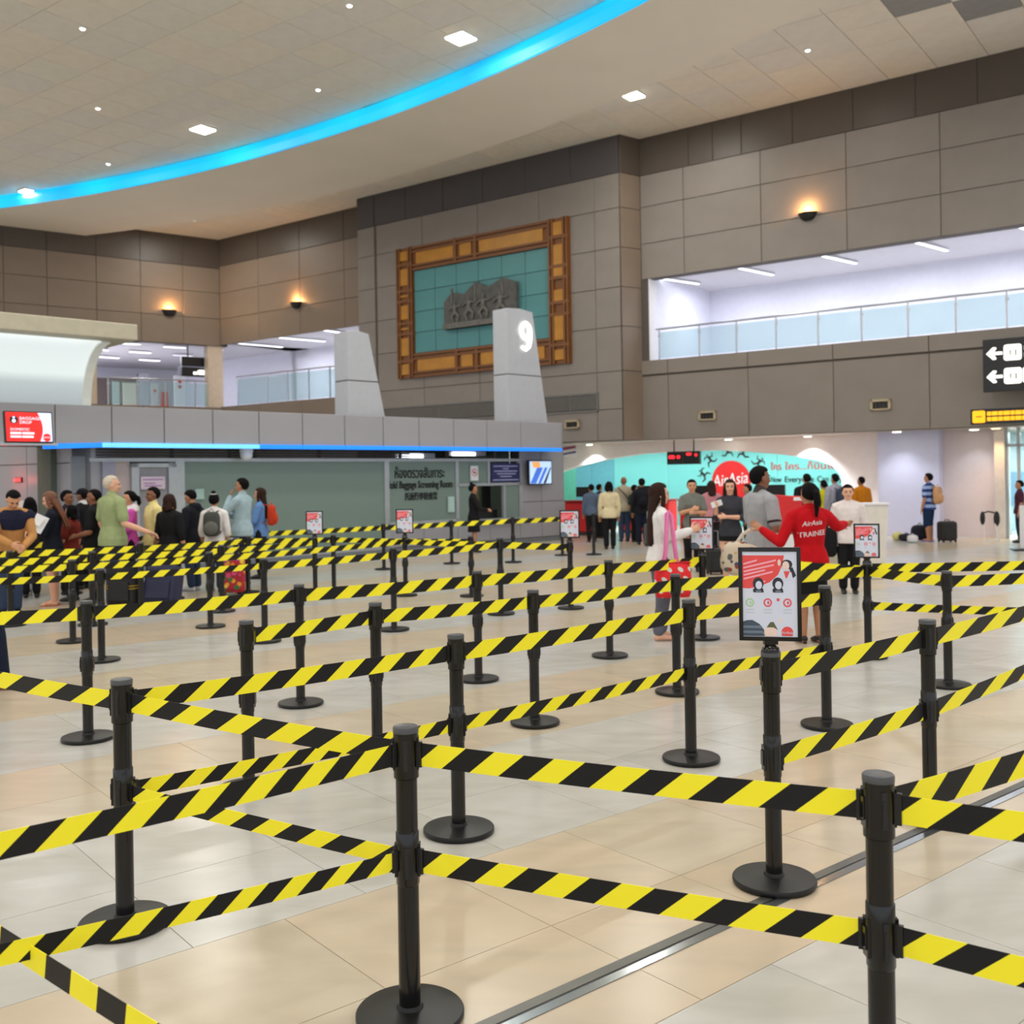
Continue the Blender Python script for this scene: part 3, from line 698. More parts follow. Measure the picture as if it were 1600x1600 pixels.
ft2 = copy_tree(ft); ft2.matrix_world = CP.mat(XW(730), .5, Z_GT + .16); tag(ft2, 'white fluorescent lamp glimpsed above the green glass, right one')
# louvre band between fascia and glass
lv = empty('louvre_band', CP.mat(XW(811), 0, Z_GT), 'dark horizontal louvre band between the blue strip and the glass front', 'louvre')
for k in range(5):
    z = .06 + (Z_FB - Z_GT - .05) * k / 5
    MB().box(XW(128) - XW(811), (XW(640) - XW(811)) if k < 4 else 0, -.02, .02, z, z + .035).obj('slat', M_joint, lv)
for p in (163, 270, 360, 400, 500, 590, 627, 700, 775): MB().box(XW(p) - XW(811) - .04, XW(p) - XW(811) + .04, .02, .06, 0, Z_FB - Z_GT).obj('upright', M_joint, lv)
MB().box(XW(128) - XW(811), XW(560) - XW(811), .05, .09, 0, Z_FB - Z_GT).obj('backing', mat('louvre_backing', (160, 162, 150), .6), lv)

ZS1 = ZW(660, 818); 
scr = empty('glass_screen', CP.mat(XW(284), 0, 0), 'long frosted green glass screen of the baggage room', 'glass screen')
def sc_box(nm, m, p0, p1, z0_, z1_, y0=-.04, y1=.05, d0=0, d1=0): return MB().box(XW(p0) - XW(284) + d0, XW(p1) - XW(284) + d1, y0, y1, z0_, z1_).obj(nm, m, scr)
sc_box('top_rail', M_frame, 108, 812, Z_GT, Z_GT + .07)
sc_box('bottom_rail', M_frame, 284, 604, .1, .2)
sc_box('bottom_rail', M_frame, 604, 716, ZS1, ZS1 + .07)
for p, wd, zb in ((280, .1, 0), (603, .07, .1), (713, .05, ZS1), (812, .06, ZS1)): sc_box('mullion', M_frame, p, p, zb, Z_GT, d0=-wd, d1=wd)
for a, b2 in ((285, 395), (395, 500), (500, 600)): sc_box('glass_pane', M_frost, a, b2, .2, Z_GT, -.005, .01, .0, .0)
sc_box('glass_pane', M_frost, 606, 711, ZS1 + .06, Z_GT, -.005, .01)
ZU = ZW(760, 756)
sc_box('transom', M_frame, 713, 812, ZU - .05, ZU + .02); sc_box('glass_pane', M_frost, 715, 760, ZU, Z_GT, -.005, .01); sc_box('mullion', M_frame, 761, 764, ZU, Z_GT)
sc_box('glass_pane', M_frost, 716, 740, ZS1, ZU - .05, -.005, .01); sc_box('glass_pane', M_frost, 789, 809, ZS1, ZU - .05, -.005, .01); sc_box('mullion', M_frame, 785, 788, ZS1, ZU); sc_box('mullion', M_frame, 740, 741, ZS1, ZU)
sc_box('counter_top', M_frame, 738, 812, ZS1 - .02, ZS1 + .03, -.22, .25)
MB().box(XW(745) - XW(284), XW(776) - XW(284), .7, .74, ZS1, ZU).obj('blind', mat('olive_blind', (150, 148, 108), .8), scr)
MB().box(XW(776) - XW(284), XW(786) - XW(284), .5, .6, 0, ZU).obj('dark_door', M_black, scr)
MB().box(XW(744) - XW(284), XW(786) - XW(284), .25, .6, ZS1, ZS1 + .25).obj('desk', M_black, scr)
M_txt = mat('black_lettering', (26, 34, 32), .6)
def on_cp(nm, s, px, py, hgt, wid, m=M_txt, par=scr, bold=.006):
    """lettering on the glass, wid = its width in the plane"""
    o = text(nm, s, hgt, T((XW(px) - XW(284), -.02, ZW(px, py))), m, par, .004, bold=bold)
    xs2 = [v.co.x for v in o.data.vertices]; 
    if xs2:
        k = wid / max(.01, max(xs2) - min(xs2)); cxm = (max(xs2) + min(xs2)) / 2
        for v in o.data.vertices: v.co.x = (v.co.x - cxm) * k
    return o
dpx = lambda a, b2: XW(b2) - XW(a)
on_cp('thai_lettering', 'ห้องตรวจสัมภาระ', 656, 740, .33, dpx(617, 695))
on_cp('lettering', 'Hold Baggage Screening Room', 656, 757.5, .25, dpx(605, 708))
on_cp('chinese_lettering', '托运行李检查室', 657, 776, .2, dpx(632, 683))
# notices
def notice(nm, px0, py0, px1, py1, m, lb, art=None, plane=CP, y=-.06):
    a, zt_ = plane.pix(px0, py0); b2, zb_ = plane.pix(px1, py1)
    o = empty(nm, plane.mat(a, y, zb_), lb, 'sign'); W_, H_ = b2 - a, zt_ - zb_
    MB().box(0, W_, 0, .03, 0, H_).obj('board', m, o)
    if art: art(o, W_, H_)
    return o
M_paper = mat('white_paper', (226, 228, 230), .6); M_navy = mat('navy_board', (32, 34, 92), .5); M_pale = mat('pale_lettering', (170, 176, 214), .6)
M_red = mat('bright_red', (206, 30, 32), .45, var=.03); M_pinkpaper = mat('pink_paper', (214, 196, 210), .6)
def bars(o, W_, H_, rows, m, x0=.12, x1=.88, hh=.05, y=-.004):
    for z, a, b2 in rows: MB().box(W_ * a, W_ * b2, y, 0, H_ * z, H_ * (z + hh)).obj('text_line', m, o)
notice('notice_board', 765, 724, 810, 753, M_navy, 'navy blue notice board with pale lines of text above the counter window',
       lambda o, W_, H_: bars(o, W_, H_, [(.82, .08, .92), (.69, .4, .6), (.56, .1, .9), (.42, .2, .85), (.28, .3, .7), (.1, .05, .95)], M_pale))
def nophoto(o, W_, H_):
    n = 20; mb = MB(); ci = [(W_ / 2 + .3 * W_ * math.cos(2 * PI * k / n), H_ * .55 + .3 * W_ * math.sin(2 * PI * k / n)) for k in range(n)]
    cj = [(W_ / 2 + .38 * W_ * math.cos(2 * PI * k / n), H_ * .55 + .38 * W_ * math.sin(2 * PI * k / n)) for k in range(n)]
    mb.add([(x, -.004, z) for x, z in ci + cj], [(k, n + k, n + (k + 1) % n, (k + 1) % n)[::-1] for k in range(n)]); mb.obj('red_ring', M_red, o)
    MB().box(W_ * .36, W_ * .64, -.003, 0, H_ * .48, H_ * .62).obj('camera_symbol', M_black, o)
    MB().prism([(W_ * .27, H_ * .66), (W_ * .7, H_ * .42), (W_ * .74, H_ * .45), (W_ * .31, H_ * .69)], -.006, -.001).obj('red_bar', M_red, o)
notice('prohibition_sign', 733, 728, 745, 751, M_paper, 'white prohibition sign with red ring on the small green pane', nophoto)
notice('paper_notice', 698, 776, 708, 800, mat('pale_green_paper', (176, 206, 200), .6), 'pale paper notice at lower right of the lettered glass')
notice('paper_notice', 303, 764, 317, 780, mat('mint_paper', (160, 190, 182), .6), 'mint paper notice on the green glass behind the hooded man')

# doors and columns at the left end of the front
ca = empty('service_door', CP.mat(XW(204), 0, 0), 'grey service door with a pink notice and metal frame', 'door')
Xd = lambda p: XW(p) - XW(204)
zd = ZW(240, 724)
MB().box(Xd(216), Xd(262), .0, .05, 0, zd - .08).obj('door_leaf', mat('grey_door', (142, 142, 146), .45), ca)
f = MB(); f.box(Xd(204), Xd(216), -.05, .08, 0, zd); f.box(Xd(262), Xd(274), -.05, .08, 0, zd); f.box(Xd(204), Xd(274), -.05, .08, zd - .08, zd); f.obj('door_frame', M_frame, ca)
MB().box(Xd(257), Xd(259), -.07, 0, .95, 1.1).obj('handle', M_steel, ca)
nb = notice('paper_notice', 218, 745, 256, 764, M_pinkpaper, 'pink paper notice on the grey service door', lambda o, W_, H_: bars(o, W_, H_, [(.72, .08, .92), (.42, .12, .6), (.22, .15, .85)], mat('lilac_lettering', (170, 130, 180), .6), hh=.1))
def colm(mb): mb.box(XW(108), XW(130), -.1, .4, 0, Z_GT + .1); mb.box(XW(130), XW(133), -.05, .1, 0, Z_GT)
structure('trim_6', CP, colm, M_greyd)
structure('trim_7', CP, lambda mb: (mb.box(XW(158), XW(178), -.06, .3, 0, Z_GT), mb.box(XW(265), XW(279), .02, .3, 0, Z_GT)), mat('lavender_grey_column', (150, 152, 168), .45))
sp_ = empty('side_glass', CP.mat(XW(133), 0, 0), 'pink tinted frosted glass panel beside the dark grey column', 'glass panel')
MB().box(0, XW(158) - XW(133), 0, .02, .1, Z_GT).obj('glass_pane', M_frostp, sp_); MB().box(0, XW(158) - XW(133), -.02, .04, 0, .1).obj('bottom_rail', M_frame, sp_)
structure('trim_8', CP, lambda mb: mb.box(XW(178), XW(204), .03, .3, 0, Z_GT), mat('dusty_pink_panel', (188, 172, 170), .5))

# near left wall (returns towards the hall) with screen
dl = CP.pt(XW(108), -.1, 0); LP = Plane((1.34375, -1), dl)
LP = Plane((1.34375, -1), Vector((dl.x, dl.y, 0)) )
zsh = LP.pix(60, 691)[1]
wl = structure('wall_side', LP, lambda mb: mb.box(LP.x(-160), 0, .02, .4, 0, Z_FB + .3), M_joint)
grid(wl, [LP.x(-160), LP.x(-70), LP.x(42), LP.x(93), 0], [0, LP.pix(60, 725)[1], Z_FB + .25], M_grey, y0=0, y1=.02, gap=.006)
sw_ = structure('wall_side_return', LP, lambda mb: mb.box(-.02, .0, .0, 1.2, 0, Z_FB + .2), M_grey)
# baggage drop screen
SC = Plane((1.03125, 1), at_depth(45, 668, 15.6)); a, zt_ = SC.pix(10, 643); b2, zb_ = SC.pix(82, 690)
tv = empty('display_screen', SC.mat(a, 0, zb_) @ Matrix.Rotation(R(-7), 4, 'X'), 'red and white baggage drop screen hung at far left', 'screen'); W_, H_ = b2 - a, zt_ - zb_
MB().box(-.02, W_ + .02, 0, .07, -.02, H_ + .02).obj('bezel', M_black, tv, bevel=.008)
MB().box(W_ * .45, W_ * .55, .07, .5, H_ * .4, H_ * .6).obj('bracket', M_black, tv)
E_red = mat('lit_red', (225, 30, 26), .4, emit=(232, 28, 24), es=.85); E_pale = mat('lit_pale', (200, 212, 240), .4, emit=(205, 215, 245), es=.85); E_pink = mat('lit_white', (250, 220, 235), .4, emit=(252, 222, 236), es=.9)
scx = MB().box(0, W_, -.004, 0, 0, H_).obj('screen_image', E_red, tv)
arc = [(W_ * (.7 + .1 * math.sin(PI * k / 10 * .9 + .3)), H_ * k / 10) for k in range(11)]
mb = MB(); vs = [(x, -.006, z) for x, z in arc] + [(W_, -.006, H_ * k / 10) for k in range(11)]; mb.add(vs, [(k, 11 + k, 12 + k, k + 1) for k in range(10)]); mb.obj('pale_field', E_pale, scx)
disc = lambda cx, cz, r, y, n=24: MB().add([(cx + r * math.cos(2 * PI * k / n), y, cz + r * math.sin(2 * PI * k / n)) for k in range(n)], [tuple(range(n))])
disc(W_ * .88, H_ * .14, H_ * .14, -.008).obj('round_logo', E_red, scx); disc(W_ * .17, H_ * .74, H_ * .14, -.008).obj('round_icon', M_black, scx)
disc(W_ * .17, H_ * .7, H_ * .065, -.01).obj('icon_bag', E_pale, scx); disc(W_ * .17, H_ * .82, H_ * .04, -.01).obj('icon_bag', E_pale, scx)
text('lettering', 'AirAsia', H_ * .09, T((W_ * .88, -.012, H_ * .14)), E_pink, scx, .001)
for s_, zz, hh in (('BAGGAGE', .79, .15), ('DROP', .65, .15), ('DOMESTIC', .4, .13)): text('lettering', s_, H_ * hh, T((W_ * (.29 if zz > .5 else .08), -.012, H_ * zz)), E_pink, scx, .001, align='LEFT')
for zz, x1_ in ((.24, .6), (.12, .58)):
    for q in range(2): MB().box(W_ * (.08 + q * (x1_ - .08) * .5), W_ * (.08 + (x1_ - .08) * (.46 + q * .54)), -.012, -.01, H_ * zz, H_ * (zz + .07)).obj('text_line', E_pink, scx)
# shelf-like metal trim under the fascia end
structure('trim_9', FA, lambda mb: mb.box(FA.x(-200), FA.x(88), -.1, .3, Z_FB - .03, Z_FB + .02), M_steel)
# red lamp on the side wall
rl = LP.pix(30, 750); o = empty('red_indicator_lamp', LP.mat(rl[0], -.03, rl[1]), 'glowing red indicator lamp on the grey side wall', 'lamp')
MB().box(-.13, .13, 0, .03, -.05, .05).obj('lamp_body', M_black, o); MB().box(-.11, .11, -.012, 0, -.03, .03).obj('lens', mat('red_glow', (255, 60, 60), .4, emit=(255, 40, 40), es=3), o)
d = bpy.data.lights.new('red_lamp', 'POINT'); d.energy = 3; d.color = (1, .1, .08); l = bpy.data.objects.new('red_lamp', d); C.objects.link(l); l.location = LP.pt(rl[0], -.3, rl[1])
# white sheet/board low on the side wall behind the queue
o = notice('wall_board', 28, 782, 52, 800, M_paper, 'white board on the side wall behind the queue', plane=LP)

# television on the pier
a, zt_ = CP.shifted(-.25).pix(826, 719); b2, zb_ = CP.shifted(-.25).pix(863, 757)
tv2 = empty('television', CP.shifted(-.25).mat(a, 0, zb_), 'wall television with a blue picture on the grey pier', 'television'); W_, H_ = b2 - a, zt_ - zb_
MB().box(0, W_, 0, .08, 0, H_).obj('bezel', M_black, tv2, bevel=.01); MB().box(W_ * .3, W_ * .7, .08, .26, H_ * .3, H_ * .7).obj('bracket', M_black, tv2)
E_bl = mat('lit_blue', (60, 100, 190), .4, emit=(62, 104, 196), es=.8); E_lb = mat('lit_light_blue', (170, 200, 235), .4, emit=(180, 206, 240), es=.8); E_or = mat('lit_orange', (220, 150, 70), .4, emit=(224, 160, 80), es=.8)
pic = MB().box(W_ * .04, W_ * .96, -.004, 0, H_ * .05, H_ * .95).obj('picture', E_lb, tv2)
for k, (a1, a2, m_) in enumerate([(.05, .3, E_bl), (.38, .5, E_bl), (.6, .72, mat('lit_dark', (40, 50, 70), .4, emit=(40, 52, 80), es=.7))]):
    MB().prism([(W_ * (a1), H_ * .06), (W_ * a2, H_ * .06), (W_ * min(.95, a2 + .3), H_ * .7), (W_ * min(.9, a1 + .3), H_ * .7)], -.007 - .001 * k, -.004).obj('picture_band', m_, pic)
MB().prism([(W_ * .2, H_ * .68), (W_ * .5, H_ * .72), (W_ * .45, H_ * .93), (W_ * .12, H_ * .93)], -.008, -.004).obj('picture_band', E_or, pic)
# dome camera hanging under the fascia
p = CP.pt(XW(376), -.25, Z_FB - .12); o = empty('dome_camera', T(p), 'white dome camera under the fascia above the glass front', 'camera')
MB().ball((0, 0, -.05), (.13, .13, .12), 16, 10).obj('dome', M_white, o, smooth=True); MB().lathe([(.12, -.02), (.14, 0), (.14, .1), (.03, .12), (.03, .2)], 16).obj('mount', M_white, o)
# ------------------------------------------------------------------ airline shop behind the white arch (under the right wall)
AW = RW.shifted(1.6); CW = RW.shifted(4.6)
xl, xr = AW.x(868), AW.x(1387)
curve = [(872, 738), (893, 731), (912, 726), (950, 717), (1000, 709.5), (1065, 705), (1120, 703.5), (1173, 706), (1225, 710.5), (1276, 718), (1300, 727), (1313, 742), (1318, 770)]
cv = [AW.pix(*p) for p in curve]
mb = MB(); out = [(cv[0][0], 1.3)] + cv + [(cv[-1][0] + .02, 0), (xr, 0), (xr, Z_LOW), (xl - .3, Z_LOW), (xl - .3, 1.3)]
mb.prism(out[::-1] if False else out, 0, .3); arch = tag(mb.obj('wall_arch', mat('arch_white', (240, 239, 236), .5, var=.02), M=AW.mat()), kind='structure')
structure('ceiling_shop', RW, lambda m: m.box(RW.x(840), XR1, .36, 7, Z_LOW, Z_LOW + .15), mat('shop_ceiling', (190, 186, 180), .7))
M_cyan = mat('cyan_wall', (118, 212, 210), .5, var=.03, scale=.8); M_cyand = mat('deep_cyan_wall', (96, 176, 190), .5, var=.05); M_green = mat('sea_green_wall', (96, 196, 168), .5)
cwall = structure('wall_shop_back', CW, lambda m: m.box(CW.x(830), CW.x(1345), 0, .2, 0, Z_LOW), M_cyan)
grid(cwall, [CW.x(p) for p in (960, 1045, 1130, 1215, 1300, 1345)], [0, Z_LOW], M_cyan, y0=-.02, y1=0, gap=.003)
for a, b2, m_ in ((830, 900, M_green), (900, 925, M_cyand), (925, 960, M_cyand)): panel(cwall, CW.x(a), CW.x(b2), -.02, 0, 0, Z_LOW, m_, gap=.003)
for p in (900, 960, 1020, 1080, 1140, 1200, 1260, 1310): area_light('shop_lamp', CW.pt(CW.x(p), -1.3, Z_LOW - .06), .7, 23, (.95, 1, 1))
# emblem: red disc with white script, ring of leaping figures, slogans
em = empty('airline_emblem', CW.mat(CW.x(1143), -.03, CW.pix(1143, 752)[1]), 'big red round airline emblem with white script on the cyan wall', 'emblem')
rr = (CW.x(1173) - CW.x(1113)) / 2
MB().prism([(rr * math.cos(2 * PI * k / 48), rr * math.sin(2 * PI * k / 48)) for k in range(48)], -.03, .02).obj('red_disc', M_red, em)
t_ = text('script_lettering', 'AirAsia', rr * .62, T((0, -.045, .05)) @ Matrix.Rotation(R(-6), 4, 'Y'), M_paper, em, .008)
t_.data.transform(Matrix(((1, 0, .25, 0), (0, 1, 0, 0), (0, 0, 1.3, 0), (0, 0, 0, 1))))
for k, (px, py, rot, fl) in enumerate([(1099, 741, -55, 1), (1110, 717, -30, -1), (1137, 704, -8, 1), (1162, 706, 10, -1), (1186, 722, 42, 1), (1194, 745, 75, -1)]):
    a, z = CW.pix(px, py); s = .34
    o = empty('leaping_figure', CW.mat(a, -.03, z) @ Matrix.Rotation(R(rot), 4, 'Y'), 'black leaping figure on the cyan wall, %s clockwise around the red emblem' % _ord[k], 'wall figure', 'leaping figures round the emblem')
    for nm, pts, rd in (('torso', [(0, 0, -.1), (.02 * fl, 0, .12)], [.06, .07]), ('head', [(.04 * fl, 0, .23), (.05 * fl, 0, .25)], [.05, .05]), ('arm', [(.02, 0, .12), (.2 * fl, 0, .2), (.3 * fl, 0, .12)], [.035, .03, .02]), ('arm', [(0, 0, .12), (-.16 * fl, 0, .06), (-.24 * fl, 0, .2)], [.035, .03, .02]),
                        ('leg', [(.02, 0, -.1), (.2 * fl, 0, -.14), (.26 * fl, 0, -.32)], [.05, .04, .025]), ('leg', [(-.02, 0, -.1), (-.14 * fl, 0, -.24), (-.32 * fl, 0, -.2)], [.05, .04, .025])):
        g = MB(); g.tube([(x * s * 2, 0, zz * s * 2) for x, _, zz in pts], [(r * s * 2, .02) for r in rd], 8, up=(0, 1, 0)); ob = g.obj(nm, M_black, o)
def wall_text(nm, s, px0, px1, py, hgt, m, lb):
    a, b2 = CW.x(px0), CW.x(px1); z = CW.pix((px0 + px1) / 2, py)[1]
    rt = empty(nm, CW.mat(a, -.03, z), lb, 'lettering'); words = s.split(' '); tot = sum(len(q) + 1 for q in words) - 1; x = 0
    for wd in words:
        o = text('word', wd, hgt, T((0, 0, 0)), m, rt, .01); xs2 = [v.co.x for v in o.data.vertices]; w_ = (b2 - a) * len(wd) / tot
        k = w_ / max(.01, max(xs2) - min(xs2))
        for v in o.data.vertices: v.co.x = (v.co.x - min(xs2)) * k + x
        x += w_ + (b2 - a) / tot
wall_text('slogan_lettering', 'ใคร ใคร...ก็บินได้', 1205, 1308, 729, .3, M_red, 'red Thai slogan lettering on the cyan wall')
wall_text('slogan_lettering', 'Now Everyone Can Fly', 1205, 1318, 749, .27, M_black, 'black English slogan lettering on the cyan wall')
# led board
LB = RW.shifted(.9); a, zt_ = LB.pix(1042, 706); b2, zb_ = LB.pix(1093, 725)
o = empty('led_board', LB.mat(a, 0, zb_), 'black LED board with red figures hung under the arch', 'display'); W_, H_ = b2 - a, zt_ - zb_
MB().box(0, W_, 0, .12, 0, H_).obj('case', M_black, o); MB().box(W_ * .49, W_ * .51, -.006, 0, 0, H_).obj('divider', M_joint, o)
E_led = mat('red_led', (255, 40, 50), .4, emit=(255, 36, 48), es=1.6)
for x, wd, z, h in ((.05, .2, .45, .26), (.31, .1, .45, .24), (.6, .16, .68, .2), (.86, .08, .6, .2)):
    n = 14; MB().add([(W_ * (x + wd / 2) + W_ * wd / 2 * math.copysign(abs(math.cos(2 * PI * k / n)) ** .5, math.cos(2 * PI * k / n)), -.008, H_ * (z + h / 2) + H_ * h / 2 * math.copysign(abs(math.sin(2 * PI * k / n)) ** .5, math.sin(2 * PI * k / n))) for k in range(n)], [tuple(range(n))]).obj('red_figure', E_led, o)
for x in (.2, .8): MB().box(W_ * x - .015, W_ * x + .015, .05, .08, H_, Z_LOW - zb_).obj('hanger', M_joint, o)
# little red and blue sign at the pier
LB = RW.shifted(-.2); o = notice('airline_sign', 876, 697, 900, 713, M_paper, 'small white sign with red and blue stripes beside the grey pier', None, plane=LB, y=0)
a, zt_ = LB.pix(876, 697); b2, zb_ = LB.pix(900, 713); W_, H_ = b2 - a, zt_ - zb_
MB().prism([(0, H_ * .55), (W_, H_ * .75), (W_ * .96, H_ * 1.0), (W_ * .05, H_ * .85)], -.006, 0).obj('red_stripe', mat('dull_red', (160, 70, 90), .5), o); MB().prism([(W_ * .1, H_ * .12), (W_, H_ * .32), (W_, H_ * .5), (W_ * .14, H_ * .32)], -.006, 0).obj('blue_stripe', mat('dull_navy', (70, 70, 110), .5), o)
MB().box(W_ * .45, W_ * .55, .03, .4, H_ * .4, H_ * .6).obj('bracket', M_joint, o)
# downlights of the passage
def passage_light(px, py, lb, col=(.95, .97, 1), pw=165, warm=False, off=.8):
    a, z = RW.shifted(off).pix(px, py); p = RW.pt(a, off, Z_LOW)
    o = empty('downlight', T(p), lb, 'light', 'downlights under the right wall')
    MB().lathe([(.16, .0), (.16, -.03), (.13, -.035)], 20).obj('trim_ring', M_white, o); MB().lathe([(.125, -.03), (.1, -.045)], 20).obj('lens', mat('orange_lens', (255, 220, 170), .4, emit=(255, 215, 160), es=4) if warm else M_led, o)
    d = bpy.data.lights.new('passage_lamp', 'SPOT'); d.energy = pw * 6; d.spot_size = R(110); d.spot_blend = .8; d.color = col; d.shadow_soft_size = .1
    l = bpy.data.objects.new('passage_lamp', d); C.objects.link(l); l.location = p + Vector((0, 0, -.06))
passage_light(921, 697, 'downlight over the white arch, leftmost, beside the striped sign', off=1.2)
passage_light(1138, 686, 'downlight over the white arch near the red emblem', off=1.2)
passage_light(1262, 680, 'downlight over the white arch towards its right end', off=1.2)
passage_light(1401, 672, 'downlight over the pale lilac wall', pw=16, off=.3)
passage_light(1522, 665, 'downlight left of the orange one, under the yellow sign', pw=8)
passage_light(1556, 665, 'warm orange downlight over the door jamb', (1, .62, .3), 16, True, .55)
# walls right of the arch
M_sw = M_lilac
structure('wall_lilac', RW, lambda m: m.box(RW.shifted(.9).x(1372), RW.shifted(.9).x(1467), .9, 2, 0, Z_LOW), M_lilac)
structure('wall_pink', RW, lambda m: m.box(RW.shifted(1.35).x(1462), RW.shifted(1.35).x(1556), 1.35, 2.2, 0, Z_LOW), M_pinkish)
structure('baseboard_pink', RW, lambda m: m.box(RW.shifted(1.33).x(1470), RW.shifted(1.33).x(1554), 1.33, 1.36, 0, .12), M_pinkish)
structure('trim_10', RW, lambda m: m.box(RW.shifted(.9).x(1554), RW.shifted(.9).x(1570), .9, 1.6, 0, Z_LOW), mat('pale_jamb', (214, 208, 204), .5))
gd = empty('glass_door', RW.mat(RW.shifted(1.0).x(1570), 1.0, 0), 'tall glass door with steel frame at the right edge', 'door')
GX = lambda p: RW.shifted(1.0).x(p) - RW.shifted(1.0).x(1570)
for p in (1573, 1592, 1625, 1660): MB().box(GX(p) - .04, GX(p) + .04, 0, .07, 0, Z_LOW).obj('mullion', M_frame, gd)
for a, b2 in ((1575, 1590), (1594, 1623), (1627, 1658)): MB().box(GX(a), GX(b2), .02, .035, .08, Z_LOW - .05).obj('glass_pane', M_glass, gd)
MB().box(GX(1571), GX(1660), 0, .07, 2.35, 2.43).obj('transom', M_frame, gd)
structure('wall_corridor', RW, lambda m: m.box(RW.shifted(5).x(1500), XR1, 5, 5.2, 0, Z_LOW), mat('pale_blue_paint', (190, 214, 222), .5))
structure('trim_11', RW, lambda m: m.box(RW.shifted(5).x(1560), XR1, 4.95, 5.0, .7, 1.7), mat('blue_glass_band', (110, 160, 190), .4))
area_light('corridor_lamp', RW.pt(RW.x(1600), 3, Z_LOW - .1), 2, 220, (.96, .98, 1)); area_light('corridor_lamp', RW.pt(RW.x(1600) + 2.5, 3, Z_LOW - .1), 2, 220, (.96, .98, 1))
# red check-in counters
def counter(p, rz, W_, H_, D_, lb):
    o = empty('check_in_counter', T(p) @ Matrix.Rotation(rz, 4, 'Z'), lb, 'counter')
    MB().box(0, W_, 0, D_, .1, H_).obj('body', M_red, o, bevel=.04); MB().box(.03, W_ - .03, .03, D_, 0, .1).obj('kickplate', M_joint, o); MB().box(-.03, W_ + .03, -.05, D_ + .03, H_, H_ + .05).obj('worktop', mat('deep_red', (150, 22, 26), .35), o, bevel=.015)
    MB().box(W_ * .25, W_ * .65, .2, .25, H_ + .15, H_ + .45).obj('monitor', M_black, o); MB().box(W_ * .43, W_ * .47, .2, .25, H_ + .05, H_ + .15).obj('monitor_stand', M_black, o)
rz0 = math.atan2(RW.r.y, RW.r.x)
for px, py, wd, lb in ((882, 836, 1.25, 'red check-in counter beside the grey pier'), (972, 833, 1.6, 'red check-in counter behind the woman with the dotted bag'), (1062, 838, 1.6, 'red check-in counter behind the long haired women'), (1168, 838, 1.6, 'red check-in counter behind the man in the grey polo shirt')):
    counter(floor_at(px, py), rz0, wd, 1.0, .6, lb)

# ------------------------------------------------------------------ overhead signs at the right edge
E_w = mat('lit_sign_white', (250, 252, 245), .4, emit=(250, 252, 244), es=1.0); E_y = mat('lit_sign_yellow', (248, 178, 14), .4, emit=(250, 178, 12), es=.85); M_sign = mat('sign_black', (9, 11, 16), .35)
SG = RW.shifted(-.9)
def sign(px0, py0, py1, W_, lb, nm='direction_sign'):
    a, zt_ = SG.pix(px0, py0); zb_ = SG.pix(px0, py1)[1]; H_ = zt_ - zb_
    o = empty(nm, SG.mat(a, 0, zb_), lb, 'sign'); MB().box(0, W_, 0, .18, 0, H_).obj('case', M_sign, o, bevel=.01)
    for k in range(2): MB().box(.3 + (W_ - .7) * k, .4 + (W_ - .7) * k, .18, .9, H_ * .45, H_ * .55).obj('bracket', M_steel, o)
    return o, H_
def arrow(par, x, z, s):
    MB().prism([(x, z), (x + .42 * s, z - .42 * s), (x + .62 * s, z - .4 * s), (x + .62 * s, z - .28 * s), (x + .46 * s, z - .1 * s), (x + s, z - .1 * s), (x + s, z + .1 * s), (x + .46 * s, z + .1 * s), (x + .62 * s, z + .28 * s), (x + .62 * s, z + .4 * s), (x + .42 * s, z + .42 * s)], -.012, 0).obj('arrow', E_w, par)
def rrect(x0, x1, z0, z1, r=.06, n=4):
    pts = []
    for cx, cz, a0 in ((x0 + r, z0 + r, PI), (x1 - r, z0 + r, 1.5 * PI), (x1 - r, z1 - r, 0), (x0 + r, z1 - r, .5 * PI)):
        pts += [(cx + r * math.cos(a0 + PI / 2 * k / n), cz + r * math.sin(a0 + PI / 2 * k / n)) for k in range(n + 1)]
    return pts
s1, H1 = sign(1535, 531, 613, 3.2, 'black overhead direction sign with two white left arrows')
for zz in (.72, .28):
    arrow(s1, .08, H1 * zz, .36); MB().prism(rrect(.47, .86, H1 * zz - .19, H1 * zz + .19), -.012, 0).obj('pictogram_tile', E_w, s1)
    if zz > .5:
        for q in (-.13, .03): MB().box(.92, 2.6, -.012, 0, H1 * zz + q, H1 * zz + q + .1).obj('text_line', E_w, s1)
    else: MB().prism(rrect(.88, 1.3, H1 * zz - .19, H1 * zz + .19), -.012, 0).obj('pictogram_tile', E_w, s1)
    MB().box(.6, .63, -.016, -.011, H1 * zz - .06, H1 * zz + .06).obj('pictogram', M_joint, s1); MB().box(.72, .75, -.016, -.011, H1 * zz - .08, H1 * zz + .06).obj('pictogram', M_joint, s1)
s2, H2 = sign(1516, 640, 664, 3.2, 'narrow black overhead sign with yellow tile and lettering', 'yellow_sign')
MB().prism(rrect(.05, .34, .04, H2 - .04, .04), -.012, 0).obj('pictogram_tile', E_y, s2); MB().box(.13, .26, -.016, -.011, H2 * .48, H2 * .54).obj('pictogram', M_joint, s2)
for q in (.2, .55):
    x = .38
    for k in range(7): wd = (.09, .13, .1, .14)[k % 4]; MB().box(x, x + wd, -.012, 0, H2 * q, H2 * (q + .26)).obj('text_line', E_y, s2); x += wd + .015
MB().prism(rrect(1.24, 1.65, .05, H2 - .03, .04), -.012, 0).obj('pictogram_tile', E_w, s2); MB().box(1.38, 1.44, -.016, -.011, H2 * .4, H2 * .52).obj('pictogram', M_joint, s2)

